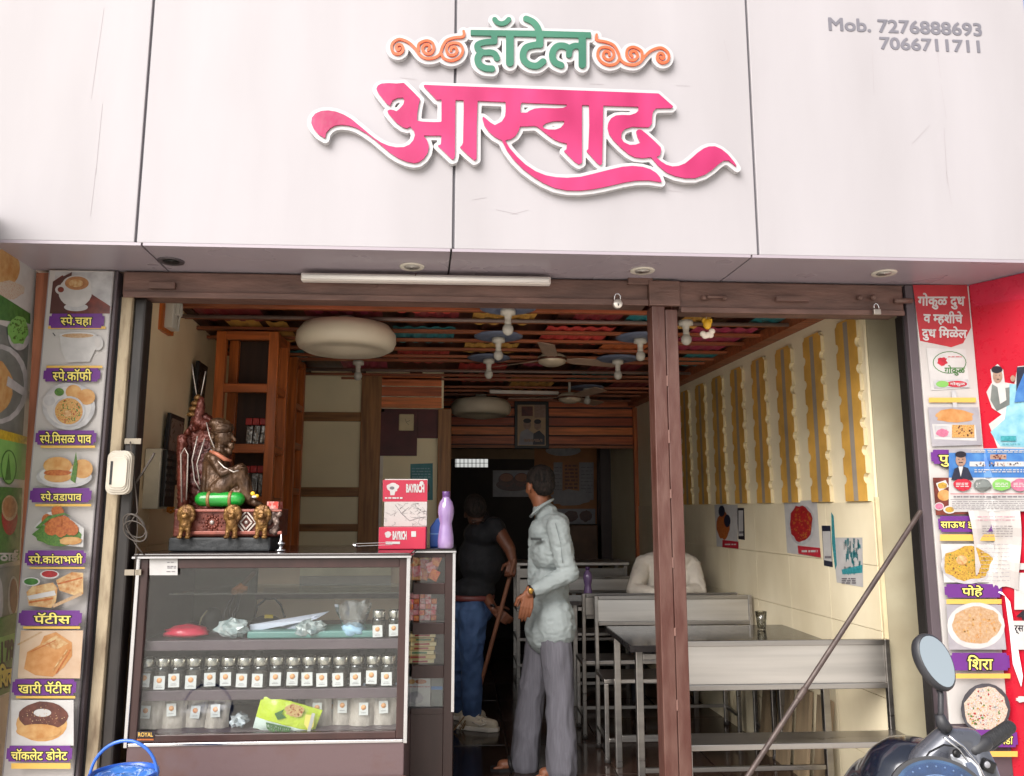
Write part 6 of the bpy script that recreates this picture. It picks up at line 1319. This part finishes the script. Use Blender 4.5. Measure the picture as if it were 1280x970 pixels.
# ---- sweeping man
YM=2.18;t=thing('person','man in black top and blue jeans sweeping with a stick in the dim doorway','person',(aty(590,906,YM).x,YM,0))
mb=MB();mb.ell(T_(606,668),(.15,.17,.1));mb.ell(T_(602,700),(.165,.14,.2));mb.ell(T_(592,738),(.15,.14,.1));mb.cone(T_(600,650),T_(598,642),.07,.06)
mb.cone(T_(618,660,-.12),T_(624,668,-.13),.075,.06)
blob('shirt',mb,BLKS,t,.01,4,disp=.006,dscale=8)
MB().lathe(T_(590,746),[(.148,-.018),(.156,-.012),(.156,.012),(.148,.018)],26,sc_=(1,.92)).build('belt',mat('belt_maroon',(96,44,42),.5),t)
mb=MB();mb.ell(T_(590,762),(.15,.145,.1));mb.cone(T_(590,765,-.07),T_(590,825,-.07),.105,.075);mb.cone(T_(590,825,-.07),T_(590,888,-.06),.072,.06);mb.cone(T_(582,765,.07),T_(578,825,.1),.1,.072);mb.cone(T_(578,825,.1),T_(574,882,.2),.07,.055)
blob('jeans',mb,JEAN,t,.009,4,disp=.01,dscale=9,dvec=(1.2,1.2,.9))
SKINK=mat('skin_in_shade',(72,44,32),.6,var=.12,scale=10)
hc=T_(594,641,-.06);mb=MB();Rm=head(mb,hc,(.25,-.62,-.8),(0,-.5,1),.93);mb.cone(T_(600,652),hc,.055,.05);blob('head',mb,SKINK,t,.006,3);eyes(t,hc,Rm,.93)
mb=MB();mb.ell(hc+Rm@Vector((-.02,0,.045)),(.098,.08,.08),Rm);mb.ell(hc+Rm@Vector((-.05,0,0)),(.066,.072,.06),Rm);blob('hair',mb,HAIR,t,.006,2)
ha=T_(641,708,-.22);mb=MB();mb.cone(T_(622,662,-.13),T_(637,686,-.2),.052,.042);mb.cone(T_(637,686,-.2),T_(641,701,-.22),.04,.027);hm=hand(t,T_(641,702,-.22),(-.25,-.2,-1),(-1,0,0),1,palm=(-1,0,0),curl=1.3);
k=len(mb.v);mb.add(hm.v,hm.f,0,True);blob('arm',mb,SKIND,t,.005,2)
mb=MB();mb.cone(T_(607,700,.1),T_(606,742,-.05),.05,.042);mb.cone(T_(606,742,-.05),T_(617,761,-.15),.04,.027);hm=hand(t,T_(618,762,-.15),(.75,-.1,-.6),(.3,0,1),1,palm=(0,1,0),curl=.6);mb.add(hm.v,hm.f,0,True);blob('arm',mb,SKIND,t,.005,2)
MB().tube([T_(613,757,-.17),T_(616,756,-.19),T_(619,759,-.19)],.008,6).build('wristband',BLKP,t)
SHOE=mat('shoe_beige',(196,184,164),.6,var=.08);SOLE=mat('shoe_sole',(214,206,194),.6)
for px,py,o,k in((588,905,-.06,0),(574,893,.2,1)):
    c=T_(px,py,o);c.z=0;d=Vector((.9,-.35,0)).normalized();n_=Vector((-d.y,d.x,0));mb=MB();mb.ell(c+d*.01+Vector((0,0,.07)),(.055,.05,.05));mb.cone(c+d*.0+Vector((0,0,.05)),c+d*.16+Vector((0,0,.04)),.045,.035);mb.ell(c-d*.04+Vector((0,0,.06)),(.04,.04,.05));s_=blob('shoe',mb,SHOE,t,.007,2)
    mb=MB();mb.prism([c+d*a_+n_*b_ for a_,b_ in((-.09,-.03),(-.09,.03),(.02,.045),(.14,.046),(.2,.02),(.2,-.02),(.14,-.046),(.02,-.045))],(0,0,.028));mb.build('shoe_sole',SOLE,t,bevel=.006)
    mb=MB()
    for j in range(4): mb.tube([c+d*(.05+.022*j)-n_*.035+Vector((0,0,.085-.008*j)),c+d*(.06+.022*j)+Vector((0,0,.1-.011*j)),c+d*(.05+.022*j)+n_*.035+Vector((0,0,.085-.008*j))],.004,5)
    mb.tube([c+d*.03-n_*.047+Vector((0,0,.06)),c+d*.09-n_*.05+Vector((0,0,.04)),c+d*.13-n_*.046+Vector((0,0,.06))],.004,5);mb.build('laces',BLKP if False else SOLE,t)
a=T_(643,700,-.26);b=T_(606,836,-.1);b=a+(b-a)*1.35
t=thing('broom','brown wooden broom stick held by the sweeping man','broom',b)
MB().cone(a,b,.014,.014).build('stick',mat('broom_stick',(110,70,50),.6),t);mb=MB()
rr=random.Random(2)
for k in range(40): d=Vector((rr.uniform(-.07,.07),rr.uniform(-.05,.05),0));mb.bar(b+d*.3,Vector((b.x-.04,b.y,0.01))+d*1.5,.005)
o=mb.build('bristles',mat('bristle_straw',(120,92,56),.8),t);o['kind']='stuff'
# ---- seated person behind the far table
YM=2.17;t=thing('person','seated person in a beige shirt leaning on the bench back behind the post','person',(aty(835,740,YM).x,YM,0))
mb=MB();mb.ell(T_(834,722),(.2,.12,.18));mb.ell(T_(834,700),(.2,.11,.065));mb.ell(T_(834,760),(.17,.12,.2))
for s_ in(-1,1): mb.cone(T_(834+s_*30,706),T_(833+s_*40,738,-.16),.066,.056);mb.cone(T_(833+s_*40,738,-.16),T_(833+s_*16,742,-.29),.052,.04)
blob('shirt',mb,SHIRT2,t,.008,5,disp=.004,dscale=15,dvec=(1,1,1.5))
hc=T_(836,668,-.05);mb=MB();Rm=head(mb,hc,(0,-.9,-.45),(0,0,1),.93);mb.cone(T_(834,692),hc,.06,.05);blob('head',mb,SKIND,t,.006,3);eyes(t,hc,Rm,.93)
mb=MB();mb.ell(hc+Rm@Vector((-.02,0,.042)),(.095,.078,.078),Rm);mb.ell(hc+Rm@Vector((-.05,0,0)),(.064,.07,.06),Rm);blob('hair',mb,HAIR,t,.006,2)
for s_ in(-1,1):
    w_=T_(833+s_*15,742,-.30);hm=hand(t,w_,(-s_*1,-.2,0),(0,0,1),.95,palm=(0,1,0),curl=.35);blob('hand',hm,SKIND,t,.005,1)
cx_=T_(834,760).x
mb=MB();mb.ell(Vector((cx_,2.14,.55)),(.17,.15,.1))
for s_ in(-1,1): x=cx_+s_*.12;mb.cone((x,2.15,.54),(x+s_*.03,2.5,.53),.085,.07);mb.cone((x+s_*.03,2.5,.53),(x+s_*.03,2.48,.1),.065,.05)
blob('trousers',mb,mat('trousers_dark',(40,40,48),.8),t,.01,4)
for s_ in(-1,1): x=cx_+s_*.15;MB().cone((x,2.45,.05),(x,2.6,.04),.05,.04).build('shoe',BLKP,t)
# ================================================================= SCOOTER
YT=-1.45
S2=lambda px,py,o=0:aty(px,py,YT+o)
NAVY=mat('scooter_navy',(20,25,38),.2,.2,var=.2,coat=.8);SILG=mat('scooter_silver_grey',(84,86,94),.3,.4,var=.1,coat=.5);BLKR=mat('scooter_black_trim',(40,40,44),.5,var=.2)
t=thing('scooter','parked navy scooter with oval mirror and blue dial at the lower right','scooter',(S2(1180,960).x,YT,-.19))
# mirror
c=S2(1170,827);tl_=Matrix.Rotation(R(-10),3,'Y')@Matrix.Rotation(R(12),3,'Z')@Matrix.Rotation(R(-18),3,'X')
def oval(k,n=28):
    o=[]
    for i in range(n):
        a=2*math.pi*i/n;r_=1-.06*math.cos(2*a)*0;x=.041*math.cos(a)*(1+.09*math.sin(a));z=.062*math.sin(a);o.append((x*k,z*k))
    return o
mb=MB();n=28
rings=[(1.0,-.006),(1.08,-.004),(1.13,.006),(1.08,.02),(.8,.032),(.3,.038)]
vs=[];fs=[]
for k,d in rings:
    for x,z in oval(k): vs.append(c+tl_@Vector((x,d,z)))
for i in range(len(rings)-1):
    for j in range(n): fs.append((i*n+j,i*n+(j+1)%n,(i+1)*n+(j+1)%n,(i+1)*n+j))
fs.append(tuple((len(rings)-1)*n+j for j in range(n)));mb.add(vs,fs,0,True);mh=mb.build('mirror_housing',BLKR,t)
mb=MB();mb.prism([c+tl_@Vector((x,-.0065,z)) for x,z in oval(.99)],tl_@Vector((0,.003,0)));
MIR=bpy.data.materials.new('mirror_glass');MIR.use_nodes=True;b_=MIR.node_tree.nodes['Principled BSDF'];b_.inputs['Metallic'].default_value=1;b_.inputs['Roughness'].default_value=.02;b_.inputs['Base Color'].default_value=(.90,.97,.98,1)
# mirror tipped so that it shows the sky
mb.build('mirror_glass',MIR,mh)
mb=MB();mb.tube([S2(1172,856,.02),S2(1176,868),S2(1176,890),S2(1176,898)],[.009,.007,.007,.009],10);mb.build('mirror_stem',BLKR,t)
mb=MB();mb.tube([S2(1174,893),S2(1178,905),S2(1184,912)],[.011,.016,.015],12);mb.build('stem_boot',BLKR,t)
# cowl, dial
mb=MB();mb.cone(S2(1160,952,.02),S2(1184,926,.02),.042,.036);mb.cone(S2(1184,926,.02),S2(1212,925,.02),.036,.03);mb.cone(S2(1212,926,.02),S2(1228,962,.0),.032,.035);mb.cone(S2(1228,962,0),S2(1234,1010,0),.035,.05);mb.cone(S2(1156,956,.02),S2(1150,1020,.02),.04,.06);mb.box(S2(1190,985,.03),(.15,.07,.17));mb.box(S2(1208,940,.02),(.06,.06,.05),Matrix.Rotation(.5,3,'Y'))
blob('cowl',mb,SILG,t,.006,4)
MB().tube([S2(x,y,-.062+.01*k) for k,(x,y) in enumerate(((1146,985),(1150,958),(1162,940),(1180,931),(1200,934)))],.0022,6).build('panel_seam',BLKP,t)
dc_=S2(1172,996,-.09);nd=(CAM-dc_).normalized();nd=(nd+Vector((.25,0,.0))).normalized();xx=Vector((0,0,1)).cross(nd).normalized();yy_=nd.cross(xx)
def disk(r,off,m,nm,par=t,sx_=1.25,n=36,th=.004):
    return MB().prism([dc_+nd*off+xx*math.cos(a)*r*sx_+yy_*math.sin(a)*r for a in np.linspace(0,2*math.pi,n+1)[:-1]],nd*th).build(nm,m,par)
disk(.084,.0,BLKR,'dial_bezel',th=.02);dl=disk(.076,.0205,mat('dial_blue',(32,46,70),.3,c2=(60,86,118),scale=14,spec=.3),'dial_face')
mb=MB()
for k in range(17): a=R(-20+k*13.7);mb.ell(dc_+nd*.0255+xx*math.cos(a)*.062*1.25+yy_*math.sin(a)*.062,(.0024,.0024,.0024),n=8)
mb.build('dial_marks',mat('dial_white',(120,136,160),.4),dl)
mb=MB();mb.tube([dc_+nd*.026+xx*math.cos(a)*.044*1.25+yy_*math.sin(a)*.044 for a in np.linspace(R(-20),R(200),18)],.002,5);mb.build('dial_ring',mat('dial_white',(120,136,160),.4),dl)
disk(.07,.027,glassmat('dial_glass',(220,232,245),.05,.35),'dial_glass',th=.001)
mb=MB();lens=[(1203,951),(1214,948),(1224,958),(1232,978),(1222,976),(1208,966)]
mb.prism([S2(x,y,-.09) for x,y in lens],(0,.05,0));mb.build('indicator_lens',mat('lens_white',(206,210,218),.15,coat=.5),t,bevel=.003)
mb=MB();mb.prism([S2(1205+(x-1215)*.6+10,960+(y-960)*.6,-.094) for x,y in lens],(0,.004,0));mb.build('indicator_inset',mat('lens_dark',(90,100,120),.2),t)
MB().tube([S2(x,y,-.085) for x,y in((1186,920),(1205,934),(1222,955),(1232,975))],.003,6).tube([S2(x,y,-.09) for x,y in((1180,922),(1198,936),(1216,960),(1226,980))],.0025,6).build('trim_line',CHROME,t)
# grip and lever
a=S2(1231,929,.0);b=S2(1261,909,.05);MB().cone(a,b,.0165,.0165,n=18).build('grip',mat('grip_rubber',(34,34,36),.7,bump=.5,bscale=80),t)
mb=MB()
for k in range(12): q=a+(b-a)*(k+.5)/12;mb.lathe(q,[(.017,-.001),(.0178,0),(.017,.001)],14,'x')
mb.build('grip_ribs',mat('grip_rubber',(34,34,36),.7),t)
MB().cone(S2(1218,938),a,.02,.018).build('switch_housing',BLKR,t)
MB().tube([S2(1222,940,.04),S2(1240,936,.08),S2(1262,918,.1)],[.006,.005,.006],8).build('brake_lever',BLKR,t)
MB().box(S2(1235,957,-.04),(.03,.02,.028),Matrix.Rotation(.4,3,'Y')).build('switch_box',BLKP,t,bevel=.005);MB().lathe(S2(1234,956,-.052),[(0,-.002),(.007,-.002),(.008,0)],12,'y').build('switch_button',mat('button_grey',(150,150,156),.4),t)
MB().lathe(S2(1196,942,-.07),[(0,-.003),(.008,-.003),(.01,.002)],14,'y').build('key_barrel',BLKP,t)
# navy body to the left and below
mb=MB();mb.ell(S2(1140,992,.10),(.135,.12,.14));mb.ell(S2(1120,1008,.16),(.14,.14,.13));mb.cone(S2(1150,985,.1),S2(1150,1180,.14),.12,.15);mb.ell(S2(1150,1250,.16),(.17,.12,.3))
blob('front_shield',mb,NAVY,t,.012,6)
cb=S2(1160,1000,.1);cb.z=0
mb=MB();mb.tube([cb+Vector((-.1,.45,.12))+Vector((0,math.cos(a)*.19,math.sin(a)*.19)) for a in np.linspace(0,6.28,29)[:-1]],.05,10,closed=True);wh=mb.build('front_wheel',BLKR,t)
MB().cone(cb+Vector((-.16,.45,.12)),cb+Vector((-.04,.45,.12)),.07,.07).build('wheel_hub',SILG,wh)
MB().cone(cb+Vector((-.1,.43,.14)),cb+Vector((-.06,.1,.75)),.035,.035).build('fork',SILG,t)
MB().b2(cb+Vector((-.2,-.45,.1)),cb+Vector((.12,.05,.16))).build('floorboard',BLKR,t,bevel=.02)
mb=MB();mb.ell(cb+Vector((-.04,-.85,.35)),(.17,.42,.26));blob('rear_body',mb,NAVY,t,.02,5)
mb=MB();mb.ell(cb+Vector((-.04,-.8,.6)),(.15,.38,.07));blob('seat',mb,BLKR,t,.02,5)
mb=MB();mb.tube([cb+Vector((-.04,-.98,.05))+Vector((0,math.cos(a)*.18,math.sin(a)*.18)) for a in np.linspace(0,6.28,29)[:-1]],.05,10,closed=True);mb.build('rear_wheel',BLKR,t)
# ================================================================= BUCKET
c=aty(155,960,-.42);BLUP=mat('bucket_blue',(30,80,170),.35,var=.12,scale=8,coat=.4);BLUL=mat('bucket_handle_blue',(50,100,190),.35,coat=.3)
bsc=.82;t=thing('bucket','light blue plastic bucket with a raised arched handle at the lower left','bucket',(c.x,-.42,-.04));zt_=aty(155,948,-.42).z+.04
MB().lathe((0,0,0),[(.0,.004),(.1,0),(.112,.02),(.134,zt_-.03),(.142,zt_-.028),(.145,zt_-.01),(.141,zt_),(.132,zt_),(.128,zt_-.02),(.1,.012),(0,.012)],36).build('bucket_body',BLUP,t,local=True)
mb=MB();vs=[];fs=[];rr=random.Random(4)
for i in range(7):
    for k in range(30):
        r_=.128*(1-i/6.3);a=k/30*6.283;vs.append((r_*math.cos(a),r_*math.sin(a),zt_-.012+.012*mnoise.noise(Vector((r_*math.cos(a)*16,r_*math.sin(a)*16,2)))+.006*math.sin(i*1.4)))
for i in range(6):
    for k in range(30): fs.append((i*30+k,(i+1)*30+k,(i+1)*30+(k+1)%30,i*30+(k+1)%30))
mb.v=vs;mb.f=fs;mb.m=[0]*len(fs);mb.sm=[True]*len(fs);mb.build('wavy_lid',mat('lid_blue',(56,116,190),.2,c2=(36,90,176),scale=12,coat=.5),t,local=True)
MB().tube([(math.cos(a)*.142,0,zt_-.02+math.sin(a)*.13) for a in np.linspace(0,math.pi,19)],.0065,8).build('handle',BLUL,t,local=True)

bpy.data.scenes.remove(TS)

t=[o for o in COL.objects if o.name=='bucket'][0];t.scale=(.8,.8,.93)
